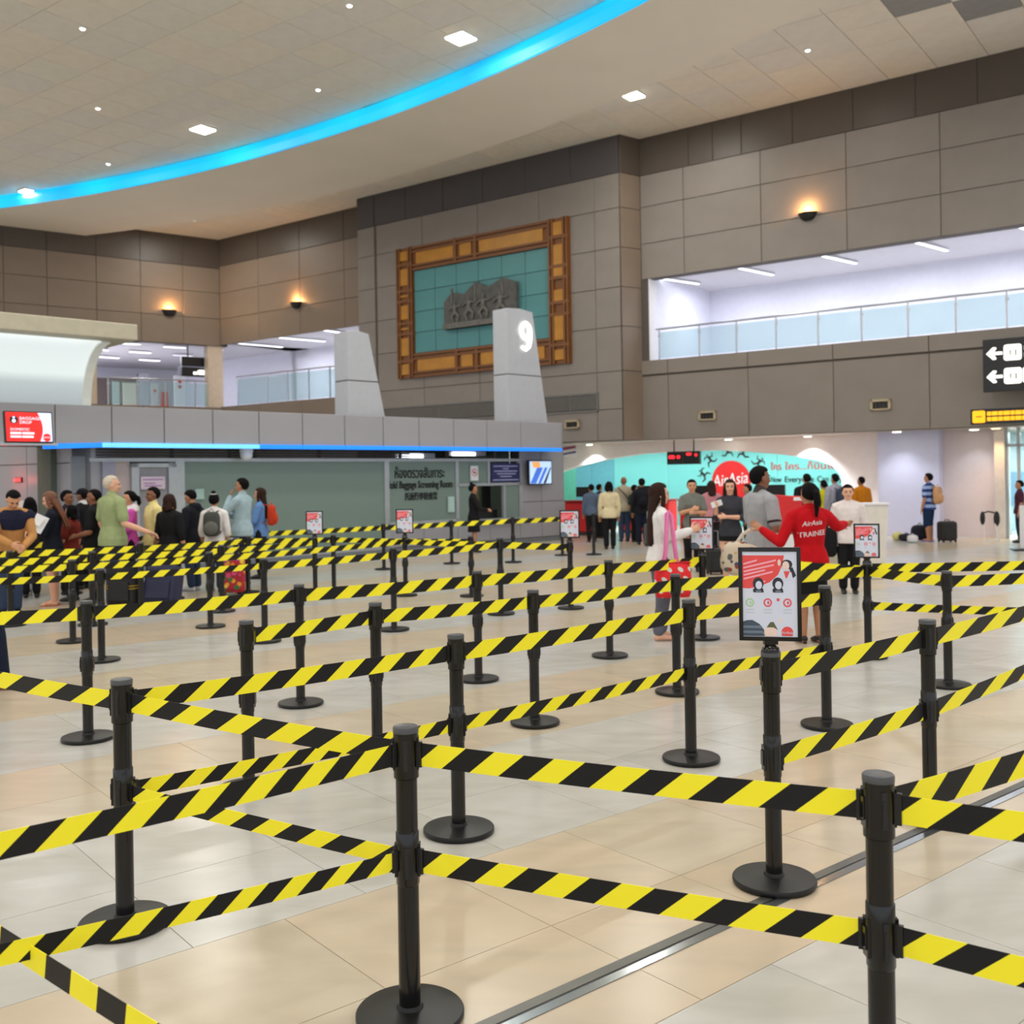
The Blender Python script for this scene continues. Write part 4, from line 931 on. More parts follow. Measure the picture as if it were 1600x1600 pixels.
# ------------------------------------------------------------------ things in the far left mezzanine
o = empty('direction_sign', LW.mat(LW.x(294), .6, 5.95), 'black hanging sign with a bright white panel in the far left mezzanine', 'sign')
zt_, zm, zb_ = LW.pix(320, 559, .6)[1] - 5.95, LW.pix(320, 574, .6)[1] - 5.95, LW.pix(320, 589, .6)[1] - 5.95; W_ = LW.x(347, 570, .6) - LW.x(294, 570, .6)
MB().box(0, W_, 0, .2, zm + .02, zt_).obj('upper_case', M_sign, o); MB().box(0, W_, 0, .2, zb_, zm - .02).obj('lower_case', M_sign, o)
MB().prism(rrect(W_ * .45, W_ * .9, zb_ + .08, zm - .12, .08), -.02, 0).obj('lit_panel', E_w, o); MB().box(W_ * .33, W_ * .45, -.02, 0, zb_ + .08, zb_ + .2).obj('text_line', E_w, o)
for x in (.2, .8): MB().box(W_ * x - .02, W_ * x + .02, .08, .12, zt_, 7.75 - 5.95).obj('hanger', M_joint, o)
def board(px0, py0, px1, py1, off, m, lb, nm='display_board', extra=None, cat='board'):
    a, zt_ = LW.pix(px0, py0, off); b2, _ = LW.pix(px1, py1, off); o = empty(nm, LW.mat(a, off, 4.9), lb, cat); W_, H_ = b2 - a, zt_ - 4.9
    MB().box(0, W_, 0, .06, .08, H_).obj('face', m, o); MB().box(W_ * .1, W_ * .9, -.1, .16, 0, .08).obj('foot', M_joint, o)
    if extra: extra(o, W_, H_)
M_wb = mat('white_board', (226, 226, 234), .5)
board(272, 587, 290, 628, 3, M_wb, 'tall white banner with a red emblem behind the far left balustrade', 'banner', lambda o, W_, H_: (disc(W_ / 2, H_ * .85, W_ * .16, -.01).obj('red_emblem', M_red, o), disc(W_ / 2, H_ * .7, W_ * .16, -.01).obj('red_emblem', M_red, o)))
board(252, 612, 263, 627, 1.6, M_red, 'low red panel behind the far left balustrade')
board(236, 600, 248, 625, 2.2, M_wb, 'white board with a small red mark behind the balustrade', extra=lambda o, W_, H_: disc(W_ / 2, H_ * .75, W_ * .2, -.01).obj('red_mark', M_red, o))
board(192, 598, 213, 625, 3.2, mat('cream_board', (222, 216, 200), .5), 'cream shop board beside the light vault')
board(176, 596, 187, 626, 2.6, mat('pale_green_board', (206, 222, 222), .5), 'pale upright board nearest the light vault')
structure('wall_shop_dark', LW, lambda m: m.box(LW.x(150, 600, 9), LW.x(216, 600, 9), 9, 9.3, 4.9, 6.9), mat('dark_shopfront', (74, 62, 58), .6))
structure('wall_shop_side', LW, lambda m: m.box(LW.x(216, 600, 9), LW.x(232, 600, 9), 8.9, 9.3, 4.9, 7.2), M_grey)
# ------------------------------------------------------------------ stanchions
def powder(name, rgb, rough, spec):
    m = mat(name, rgb, rough, var=.08, scale=60, spec=spec); return m
M_post = powder('black_powder_coat', (9, 9, 10), .16, .5); M_base = powder('black_base_coat', (13, 13, 14), .4, .4)
M_cap = mat('dark_grey_cap', (70, 72, 74), .35, var=.03); M_head = mat('black_head_plastic', (9, 9, 10), .18, var=.03, spec=.5)
PH = .95
def lathe_mesh(name, prof, m, n=40): return smooth_by_angle(MB().lathe(prof, n).mesh(name, m), 40)
me_base = lathe_mesh('base', [(.165, 0), (.174, .003), (.178, .01), (.178, .022), (.174, .027), (.1, .034), (.045, .037), (.04, .05), (.03, .05)], M_base, 48)
me_pole = lathe_mesh('pole', [(.0355, .036), (.0355, .44), (.0355, .94)], M_post, 32)
me_head = lathe_mesh('belt_head', [(.036, .786), (.0415, .79), (.0415, .942), (.036, .944)], M_head, 32)
me_low = lathe_mesh('lower_belt_head', [(.036, .44), (.0385, .444), (.0385, .61), (.036, .614)], M_head, 32)
me_cap = lathe_mesh('cap', [(.0425, .937), (.0425, .952), (.040, .956), (.036, .9545), (.01, .9545)], M_cap, 32)
def slot_mesh(z):
    mb = MB(); mb.box(-.0075, .0075, -.0445, -.036, z - .05, z + .05); mb.box(-.0045, .0045, -.0465, -.0445, z - .04, z + .028); return mb.mesh('belt_slot', M_black)
def clip_mesh(z):
    mb = MB(); mb.box(-.0475, -.036, -.014, .014, z - .03, z + .03); mb.box(-.0425, -.034, -.018, .018, z - .052, z + .052); return mb.mesh('belt_clip', M_head)
me_slot = [slot_mesh(.868), slot_mesh(.52)]; me_clip = [clip_mesh(.868), clip_mesh(.52)]
G_POST = 'black double belt queue stanchions'
proto = bpy.data.objects.new('queue_stanchion', None); C.objects.link(proto)
link('base', me_base, proto); link('pole', me_pole, proto); h1 = link('upper_belt_head', me_head, proto); h2 = link('lower_belt_head', me_low, proto); link('cap', me_cap, proto)
for k, h in enumerate((h1, h2)):
    link('belt_slot', me_slot[k], h); link('belt_clip', me_clip[k], h); link('belt_clip', me_clip[k], h, Matrix.Rotation(PI, 4, 'Z'))
# poster sign that slots into a stanchion top
M_poster = mat('poster_paper', (214, 220, 238), .3, var=.01, spec=.5); M_pred = mat('poster_red', (232, 76, 74), .35, var=.03); M_pwhite = mat('poster_pink_text', (250, 170, 188), .35)
M_pskin = mat('poster_skin', (238, 212, 200), .35); M_pdark = mat('poster_dark', (38, 40, 50), .35); M_pslate = mat('poster_slate', (66, 80, 98), .35); M_pslate2 = mat('poster_slate_light', (108, 124, 142), .35)
M_pgreen = mat('poster_green', (170, 208, 160), .35); M_pgrey = mat('poster_grey', (196, 202, 216), .35); M_polive = mat('poster_olive', (92, 98, 66), .35); M_pr2 = mat('poster_rose', (224, 92, 104), .35)
SWD, SHT, SFW = .262, .385, .017
def flat(pts, lay): return MB().add([(x, -.003 - .0004 * lay, z) for x, z in pts], [tuple(range(len(pts)))])
def ell(cx, cz, a, b2, n=22, t0=0, t1=2 * PI): return [(cx + a * math.cos(t0 + (t1 - t0) * k / n), cz + b2 * math.sin(t0 + (t1 - t0) * k / n)) for k in range(n)]
_sign_me = {}
def build_sign():
    W_, H_ = SWD - 2 * SFW, SHT - 2 * SFW
    L_ = []
    uv = lambda u, v: (-W_ / 2 + u * W_, SFW + v * H_)
    def el(u, v, a, b2, **k): c = uv(u, v); return ell(c[0], c[1], a * W_, b2 * W_, **k)
    def poly(*p): return [uv(*q) for q in p]
    fr = MB()
    for a, b2, c, d in ((-SWD / 2, -SWD / 2 + SFW, 0, SHT), (SWD / 2 - SFW, SWD / 2, 0, SHT), (-SWD / 2, SWD / 2, 0, SFW), (-SWD / 2, SWD / 2, SHT - SFW, SHT)): fr.box(a, b2, -.008, .008, c, d)
    L_.append(('sign_frame', fr.mesh('sign_frame', M_head), None))
    L_.append(('poster', MB().box(-W_ / 2 - .002, W_ / 2 + .002, -.003, .003, SFW - .002, SFW + H_ + .002).mesh('poster', M_poster), None))
    add = lambda nm, m, pts, lay=1: L_.append((nm, flat(pts, lay).mesh(nm, m), 'poster'))
    # red field with a curved lower right edge
    add('red_field', M_pred, poly((0, .57), (.12, .565), (.3, .59), (.5, .64), (.66, .73), (.74, .85), (.77, .955), (0, .955)))
    for (u0, v0, u1, v1) in ((.02, .855, .27, .9), (.02, .81, .62, .9), (.02, .765, .58, .845), (.02, .725, .42, .785), (.02, .68, .56, .765), (.32, .63, .42, .655)):
        add('text_line', M_pwhite, poly((u0, v0 - .012), (u1, v1 - .012), (u1, v1 + .008), (u0, v0 + .008)), 2)
    # waving woman at upper right
    add('portrait', M_pdark, el(.82, .85, .1, .085), 2); add('portrait', M_pdark, poly((.86, .8), (.92, .82), (.985, .72), (.93, .69)), 2)
    add('portrait', M_poster, poly((.74, .67), (.78, .74), (.9, .76), (.93, .67)), 3); add('portrait', M_pskin, el(.8, .835, .065, .08), 3); add('portrait', M_pskin, el(.68, .87, .03, .06), 3); add('portrait', M_pred, poly((.76, .77), (.87, .77), (.83, .7), (.8, .68)), 4)
    # two dark haired face roundels
    for u in (.29, .65):
        add('face_picture', M_pdark, el(u, .625, .1, .11), 3); add('face_picture', M_pdark, poly((u - .09, .52), (u + .1, .52), (u + .09, .56), (u + .04, .59), (u - .05, .59), (u - .1, .55)), 3)
        add('face_picture', M_poster, el(u + .01, .605, .06, .075), 4); add('face_picture', M_pslate2, poly((u - .05, .525), (u + .06, .525), (u + .05, .545), (u - .04, .545)), 4)
    for u, m_ in ((.13, M_pgreen), (.46, M_pr2), (.82, M_pr2)):
        add('round_symbol', m_, el(u, .4, .08, .08), 1); add('round_symbol', M_poster, el(u, .4, .05, .05), 2); add('round_symbol', m_, el(u + .01, .4, .022, .03), 3); 
        for v in (.31, .275): add('text_line', M_pgrey, poly((u - .08, v), (u + .08, v), (u + .08, v + .014), (u - .08, v + .014)), 1)
    add('round_symbol', M_pr2, el(.65, .435, .03, .03), 1)
    # slate hill with stripes, child in olive cap, red roundel
    add('slate_picture', M_pslate, poly((0, .005), (.4, .005), (.385, .08), (.3, .15), (.17, .195), (.06, .19), (0, .175)), 1)
    for v in (.04, .1): add('slate_picture', M_pslate2, poly((.0, v), (.39 - v * .3, v), (.37 - v * .3, v + .028), (0, v + .028)), 2)
    add('child_picture', M_pskin, poly((.38, .005), (.36, .04), (.42, .1), (.5, .13), (.6, .1), (.63, .04), (.6, .005)), 1); add('child_picture', M_polive, poly((.43, .11), (.5, .17), (.56, .175), (.64, .08), (.56, .11)), 2); add('child_picture', M_pskin, el(.69, .19, .025, .045), 1)
    add('red_roundel', M_pred, [p for p in el(.81, .05, .11, .11) if p[1] > SFW] , 1)
    return L_
SIGN = build_sign()
me_stem = lathe_mesh('stem', [(.009, .97), (.009, 1.002)], M_post, 16); me_dome = lathe_mesh('dome', [(.0425, .945), (.042, .955), (.035, .973), (.02, .984), (.01, .986)], M_head, 32)
def add_sign(root, yaw, s=1.0, lift=0.0):
    link('dome', me_dome, root); link('stem', me_stem, root)
    piv = MB().box(-.03, .03, -.012, .012, 0.985, 1.003).obj('sign_socket', M_head, root)
    Ms = T((0, 0, 1.0)) @ Matrix.Rotation(yaw, 4, 'Z') @ Matrix.Scale(s, 4); post = None
    for nm, me, par in SIGN:
        if par: link(nm, me, post)
        else:
            o = link(nm, me, root, Ms)
            if nm == 'poster': post = o
    t_ = text('poster_lettering', 'AirAsia', .017, T((-(SWD - 2 * SFW) / 2 + .81 * (SWD - 2 * SFW), -.0052, SFW + .05 * (SHT - 2 * SFW))), M_poster, post, .0001)
POSTS = {
 # name: (top y, base x, base y, label)
 'P1': (1212, 1381, 1766, 'stanchion nearest the camera at lower right, base below the picture'),
 'P2': (1137, 641, 1590, 'stanchion at lower centre where four belts meet, round base cut by the lower edge'),
 'P3': (1063, 196, 1445, 'stanchion at lower left whose round base is crossed by a belt'),
 'P4': (1020, 1210, 1380, 'stanchion with a domed top carrying the largest framed poster'),
 'P5': (993, 717, 1300, 'stanchion directly behind the lower centre one, full round base in clear view'),
 'P6': (970, 1454, 1278, 'stanchion at right with its base half hidden behind a belt over the metal joint'),
 'P7': (938, 1080, 1188, 'stanchion left of the largest poster, base standing clear on grey marble'),
 'P8': (971, 389, 1235, 'stanchion with base showing under the low crossing belts, left of centre'),
 'P9': (940, 138, 1155, 'stanchion at left behind the lower left one, base clear on the floor'),
 'P10': (943, 590, 1182, 'stanchion whose base is hidden behind the top of the lower centre one'),
 'P11': (923, 836, 1131, 'stanchion right of centre with a clear round base, between two long belts'),
 'P12': (914, 470, 1101, 'stanchion at centre left with a clear base, left end of the longest third row belt'),
 'P13': (893, 748, 1063, 'stanchion at centre in the third belt row, left of two taller nearer ones'),
 'P14': (876, 953, 1026, 'stanchion in front of the belt that ends at the dotted bag'),
 'P15': (916, 1292, 1135, 'stanchion just right of the largest poster, base cut by a striped belt'),
 'P16': (898, 1058, 1083, 'stanchion close behind and left of the one beside the largest poster'),
 'P17': (893, 1482, 1072, 'stanchion at right behind the joint row, base mostly hidden by a belt'),
 'P18': (880, 1357, 1027, 'stanchion carrying the framed poster at right, behind the red uniform'),
 'P19': (866, 1099, 998, 'stanchion carrying the framed poster between the dotted bag and the black suitcase'),
 'P20': (846, 892, 951, 'stanchion carrying the framed poster beside the grey pier'),
 'P21': (802, 928, 867, 'small distant stanchion in front of the beige jacket'),
 'P22': (806, 879, 868, 'small distant stanchion at the right end of the farthest belt'),
 'P23': (808, 802, 879, 'small distant stanchion before the baggage counter window'),
 'P24': (815, 706, 881, 'small distant stanchion left of the officer at the window'),
 'P25': (827, 600, 890, 'small distant stanchion in front of the lettered green glass'),
 'P26': (848, 737, 932, 'distant stanchion half hidden behind the central third row one'),
 'P27': (841, 783, 960, 'distant stanchion where two belt rows join before the counter window'),
 'P28': (856, 616, 985, 'mid distance stanchion below the centre framed poster, blurred round base'),
 'P29': (838, 634, 931, 'distant stanchion carrying the framed poster before the lettered glass'),
 'P30': (842, 493, 932, 'distant stanchion carrying the leftmost framed poster'),
 'P31': (843, 522, 924, 'distant stanchion just right of the leftmost framed poster'),
 'P32': (873, 414, 1003, 'mid distance stanchion above the left end of the second belt row'),
 'P34': (863, 329, 980, 'mid distance stanchion left of the floral suitcase, nearer of the close pair'),
 'P35': (852, 347, 956, 'mid distance stanchion left of the floral suitcase, farther of the close pair'),
 'P36': (847, 388, 926, 'distant stanchion overlapping the right side of the floral suitcase'),
 'P37': (848, 221, 956, 'mid distance stanchion in front of the bag with yellow stripes'),
 'P38': (875, 114, 1003, 'mid distance stanchion left of the pair near the green shirted man'),
 'P39': (862, 145, 977, 'mid distance stanchion directly behind the clear left one'),
 'P40': (889, 159, 1033, 'mid distance stanchion, nearer of the pair right beside the clear left one'),
 'P43': (833, 240, 916, 'distant stanchion hidden between the yellow shirted person and the suitcases'),
 'P41': (861, 17, 978, 'stanchion at the left edge below the man in navy and tan'),
}
PW = {}
def post_at(k):
    ty, bx_, by, lb = POSTS[k]
    p = floor_at(bx_, by); cxp, cyp = 0, 0
    h = EYE + ray(bx_, ty).z * p.y            # height that puts the cap where it is
    return p, max(.9, min(1.03, h))
first = True
for k in POSTS:
    p, h = post_at(k); PW[k] = (p, h)
    o = proto if first else copy_tree(proto); first = False
    yaw = math.atan2(-p.x, p.y) * 0 + random.uniform(-.1, .1)
    o.location = p; o.rotation_euler = (0, 0, yaw); o.scale = (1, 1, h / PH)
    tag(o, POSTS[k][3], 'stanchion', G_POST)
for k, yw, s in (('P4', -.06, 1.0), ('P18', .05, .9), ('P19', .0, .97), ('P20', .05, 1.02), ('P29', .03, 1.0), ('P30', -.03, .98)):
    o = None
    for ob in C.objects:
        if ob.get('label') == POSTS[k][3]: o = ob; break
    o.name = 'poster_stanchion'; add_sign(o, yw + (math.atan2(-PW[k][0].x, PW[k][0].y)), s)
# ------------------------------------------------------------------ belts
M_belt = bpy.data.materials.new('yellow_black_webbing'); M_belt.use_nodes = True
nt, bsd, L = nodes(M_belt)
uvn = nt.nodes.new('ShaderNodeUVMap'); sep = nt.nodes.new('ShaderNodeSeparateXYZ'); L(uvn.outputs[0], sep.inputs[0])
sub = nt.nodes.new('ShaderNodeMath'); sub.operation = 'SUBTRACT'; L(sep.outputs[0], sub.inputs[0]); L(sep.outputs[1], sub.inputs[1])
fr_ = nt.nodes.new('ShaderNodeMath'); fr_.operation = 'FRACT'; L(sub.outputs[0], fr_.inputs[0])
gt = nt.nodes.new('ShaderNodeMath'); gt.operation = 'GREATER_THAN'; L(fr_.outputs[0], gt.inputs[0]); gt.inputs[1].default_value = .5
mx = nt.nodes.new('ShaderNodeMix'); mx.data_type = 'RGBA'; L(gt.outputs[0], mx.inputs[0])
mx.inputs[6].default_value = (*lin((26, 26, 27)), 1); mx.inputs[7].default_value = (*lin((255, 243, 48)), 1)
L(mx.outputs[2], bsd.inputs['Base Color']); bsd.inputs['Roughness'].default_value = .5; bsd.inputs['Specular IOR Level'].default_value = .25
wv = nt.nodes.new('ShaderNodeTexWave'); wv.inputs['Scale'].default_value = 130; tcw = nt.nodes.new('ShaderNodeTexCoord'); L(tcw.outputs['Object'], wv.inputs['Vector'])
bpn = nt.nodes.new('ShaderNodeBump'); bpn.inputs['Strength'].default_value = .12; bpn.inputs['Distance'].default_value = .002; L(wv.outputs['Fac'], bpn.inputs['Height']); L(bpn.outputs['Normal'], bsd.inputs['Normal'])
M_clip = mat('belt_end_black', (18, 18, 19), .35)
G_BELT = 'yellow and black striped belts'
def belt(A, B, wd, lb, phase=0.0, per=2.6, skew=1.15, ends=(1, 1), trim=.045):
    """striped webbing from A to B (centre line), left to right in the picture"""
    A, B = Vector(A), Vector(B); d = (B - A); Ln = d.length; u = d / Ln
    A2, B2 = A + u * trim, B - u * trim; Ln = (B2 - A2).length
    ang = math.atan2(u.y, u.x)
    o = empty('barrier_belt', T(A2) @ Matrix.Rotation(ang, 4, 'Z'), lb, 'belt', G_BELT)
    hx = Vector((d.x, d.y)).length * Ln / d.length; dz = B2.z - A2.z
    n = 12; vs = []; sag = .004 * Ln
    for i in range(n + 1):
        t = i / n; z = dz * t - sag * 4 * t * (1 - t)
        for yy, zz in ((-.001, -wd / 2), (-.001, wd / 2), (.001, wd / 2), (.001, -wd / 2)): vs.append((hx * t, yy, z + zz))
    fs = [(4 * i + k, 4 * i + 4 + k, 4 * i + 4 + (k + 1) % 4, 4 * i + (k + 1) % 4) for i in range(n) for k in range(4)]
    me = MB().add(vs, [f[::-1] for f in fs]).mesh('webbing', M_belt)
    pa, pb = project(A2) if A2.y > .3 else (0, 0), project(B2); dm = (A2.y + B2.y) / 2
    fsn = min(1, max(.3, (abs(pb[0] - pa[0]) / FPX * dm) / Ln)) if A2.y > .3 else .8
    p_ = per * wd / fsn; sk = skew / fsn
    uvl = me.uv_layers.new(name='UVMap')
    for lp in me.loops:
        v = vs[lp.vertex_index]; i = lp.vertex_index // 4; t = i / n; zz = wd / 2 if lp.vertex_index % 4 in (1, 2) else -wd / 2
        uvl.data[lp.index].uv = (t * Ln / p_ + phase, zz * sk / p_)
    link('webbing', me, o)
    for e, x, s in ((ends[0], 0, 1), (ends[1], hx, -1)):
        if e: MB().box(x - .012, x + .014, -.006, .006, -wd / 2 - .004 + (dz if s < 0 else 0), wd / 2 + .004 + (dz if s < 0 else 0)).obj('end_clip', M_clip, o)
    return o
def head(k, mid=False):
    p, h = PW[k]; return Vector((p.x, p.y, h * ((.52 if mid else .868) / PH)))
def at_z(px, py, z): return floor_at(px, py, z)
Zt, Zm = .868, .525
def bt(a, b2, lb, wd=.075, am=False, bm=False, **k):
    A = head(a, am) if isinstance(a, str) else Vector(a); B = head(b2, bm) if isinstance(b2, str) else Vector(b2)
    ends = (1 if isinstance(a, str) else 0, 1 if isinstance(b2, str) else 0)
    return belt(A, B, wd, lb, ends=ends, **k)
def extend(a, px, py, mid=False, ext=.35):
    """point on the line from post a through the picture-edge point, a little beyond the frame, at belt height"""
    A = head(a, mid); q = at_z(px, py, A.z); return A + (q - A) * (1 + ext)
# front rows
bt('P2', 'P1', 'upper belt across the foreground between the lower centre and lower right stanchions', .075, phase=.35)
bt('P2', 'P1', 'lower belt across the foreground between the lower centre and lower right stanchions', .075, am=True, bm=True, phase=.3)
bt('P1', extend('P1', 1600, 1292), 'upper belt running from the lower right stanchion past the right edge', .077, phase=.4)
bt('P1', extend('P1', 1600, 1519, True), 'lower belt running from the lower right stanchion past the right edge', .077, am=True, phase=.35)
bt('P1', extend('P1', 1600, 1192), 'belt rising from the lower right stanchion behind to the right edge', .082, phase=.2, per=1.9, skew=.75)
bt('P4', 'P6', 'upper belt from the largest poster stanchion to the right hand one', .088, phase=.3)
bt('P6', extend('P6', 1600, 957), 'upper belt from the right hand stanchion past the right edge', .088, phase=.2)
bt('P4', 'P6', 'lower belt from the largest poster stanchion to the right hand one', .085, am=True, bm=True, phase=.3)
bt('P6', extend('P6', 1600, 1048, True), 'lower belt from the right hand stanchion past the right edge', .085, am=True, phase=.2)
bt('P3', 'P5', 'upper belt from the lower left stanchion to the one behind the centre', .078, phase=.35)
bt('P5', 'P7', 'upper belt from behind the centre stanchion to the one left of the largest poster', .085, phase=.3)
bt('P7', 'P15', 'upper belt passing behind the largest poster', .085, phase=.3)
bt('P3', 'P5', 'lower belt from the lower left stanchion to the one behind the centre', .066, am=True, bm=True, phase=.35)
bt('P5', 'P7', 'lower belt from behind the centre stanchion to the one left of the largest poster', .07, am=True, bm=True, phase=.3)
bt('P7', 'P15', 'lower belt passing behind the dome of the largest poster stanchion', .075, am=True, bm=True, phase=.1)
bt('P3', 'P2', 'upper belt slanting down from the lower left to the lower centre stanchion', .073, phase=.3, per=2.5)
bt('P3', 'P2', 'lower belt slanting down from the lower left to the lower centre stanchion', .06, am=True, bm=True, phase=.3, per=2.7)
def left_of(b2, px, py, mid=False, ext=.25):
    B = head(b2, mid); q = at_z(px, py, B.z); return B + (q - B) * (1 + ext)
bt(left_of('P3', 0, 1061), 'P3', 'belt coming from the left edge to the lower left stanchion top', .073, phase=.1)
A_ = left_of('P2', 0, 1320); bt(A_, 'P2', 'upper belt from the left edge to the lower centre stanchion, before the lower left one', .07, phase=.4)
A2_ = left_of('P2', 0, 1491, True, .2)
bt(A2_, 'P2', 'lower belt from the left edge to the lower centre stanchion, over the lower left base', .06, bm=True, phase=.25)
q = at_z(110, 1531, .5); A0 = at_z(-60, 1425, .5); bt(A0, A0 + (q - A0) * 2.6, 'belt cutting the lower left corner of the picture', .066, phase=.2, skew=.1, per=2.2)
# second row and beyond
bt('P8', 'P10', 'belt starting the second row, left piece', .085, phase=.35); bt('P10', 'P11', 'belt in the second row, right of the hidden base stanchion', .085, phase=.3)
bt('P11', 'P16', 'belt in the second row before the woman with the dotted bag', .088, phase=.3); bt('P16', 'P18', 'belt in the second row passing behind the largest poster to the red uniform', .1, phase=.35)
bt('P18', 'P17', 'belt from the right poster stanchion to the right back stanchion', .09, phase=.3); bt('P17', extend('P17', 1600, 903), 'belt from the right back stanchion past the right edge', .092, phase=.2)
q = at_z(1235, 884, .868); bt(q + (q - head('P18')) * .15, 'P18', 'farther belt crossing the red uniform to the right poster stanchion', .1, phase=.2)
q = at_z(1600, 884, .89); bt(head('P18') + Vector((0, .0, .03)), q + (q - head('P18')) * .3, 'upper belt from the right poster stanchion past the right edge', .085, phase=.3)
bt('P18', extend('P18', 1600, 955, True), 'lower belt from the right poster stanchion past the right edge', .075, am=True, phase=.3)
bt(left_of('P9', 0, 966), 'P9', 'belt from the left edge to the clear left stanchion', .09, phase=.3)
bt('P9', 'P12', 'belt in the third row from the clear left stanchion', .095, phase=.3, per=2.6); bt('P12', 'P13', 'belt in the third row, centre left piece', .1, phase=.35, per=2.5)
bt('P13', 'P14', 'belt in the third row, centre right piece', .1, phase=.35, per=2.5); bt('P14', 'P19', 'belt in the third row crossing the dotted red bag', .105, phase=.3, per=2.3)
# the far queue
lf = lambda y, z=.868: at_z(-70, y, z)
FW = .1
bt(lf(858), 'P43', 'farthest belt of the queue, leftmost piece', .085, per=3, phase=.1); bt('P43', 'P25', 'farthest belt of the queue, long piece before the green glass', .09, per=3, phase=.3); bt('P25', 'P24', 'farthest belt before the lettered glass', FW, per=3); bt('P24', 'P23', 'farthest belt passing the officer', FW, per=3, phase=.4); bt('P23', 'P22', 'farthest belt reaching the grey pier', FW, per=3, phase=.2)
bt(lf(868), 'P37', 'second farthest belt, leftmost piece', FW * .82, per=3, phase=.5); bt('P37', 'P36', 'second farthest belt before the backpack woman', FW * .82, per=3, phase=.2); bt('P36', 'P31', 'second farthest belt reaching the leftmost poster', FW * .82, per=3, phase=.4)
bt(lf(882), 'P39', 'third farthest belt, leftmost piece', FW * .78, per=3, phase=.4); bt('P39', 'P35', 'third farthest belt in front of the blue suitcase', FW * .78, per=3, phase=.1); bt('P35', 'P30', 'third farthest belt ending at the leftmost poster', FW * .78, per=3, phase=.3)
bt(lf(893), 'P38', 'fourth farthest belt, leftmost piece', FW * .74, per=3, phase=.2); bt('P38', 'P34', 'fourth farthest belt in front of the striped bag', FW * .74, per=3, phase=.5); bt('P34', 'P29', 'fourth farthest belt rising to the centre poster', FW * .76, per=3, phase=.1)
bt(lf(911), 'P40', 'nearest belt of the far queue, leftmost piece', FW * .66, per=3.2, phase=.3); bt('P40', 'P32', 'nearest belt of the far queue under the suitcases', FW * .66, per=3.2, phase=.1); bt('P32', 'P28', 'nearest belt of the far queue, left of centre', FW * .8, per=3.1, phase=.2)
bt('P28', 'P27', 'nearest belt of the far queue, right of centre', FW * .82, per=3.1, phase=.4); bt('P27', 'P20', 'nearest belt of the far queue ending at the poster by the pier', FW * .85, per=3, phase=.2)
bt('P31', 'P26', 'far cross belt slanting down from the leftmost poster', FW * .78, per=2.8, phase=.3); bt('P29', 'P27', 'far cross belt from the centre poster to the joining stanchion', FW * .8, per=2.8, phase=.1)
# ------------------------------------------------------------------ people
SKIN = dict(tan=mat('skin_tan', (176, 124, 92), .5, var=.04, scale=9), pale=mat('skin_pale', (222, 170, 142), .5, var=.04, scale=9), brown=mat('skin_brown', (134, 88, 62), .5, var=.04, scale=9), warm=mat('skin_warm', (204, 148, 112), .5, var=.04, scale=9))
HAIR = dict(black=mat('black_hair', (12, 11, 12), .75, var=.2, scale=30, spec=.12), brown=mat('dark_brown_hair', (46, 28, 22), .7, var=.2, scale=30, spec=.15), auburn=mat('auburn_hair', (104, 58, 30), .42, var=.2, scale=30), grey=mat('white_hair', (196, 184, 166), .6, var=.08, scale=30))
M_eye = mat('dark_eye', (28, 20, 18), .2); M_lip = mat('lips', (168, 92, 84), .45)
def cloth(rgb, nm=None, rough=.85): return mat(nm or 'cloth_%d_%d_%d' % rgb, rgb, rough, var=.08, scale=14, bump=.25, spec=.2)
BLACK = cloth((24, 24, 27)); NAVY = cloth((28, 34, 52)); JEANS = cloth((52, 66, 92)); M_shoe = mat('black_shoe', (22, 20, 20), .4)
def smst(a, b2, x): t = max(0, min(1, (x - a) / (b2 - a))); return t * t * (3 - 2 * t)
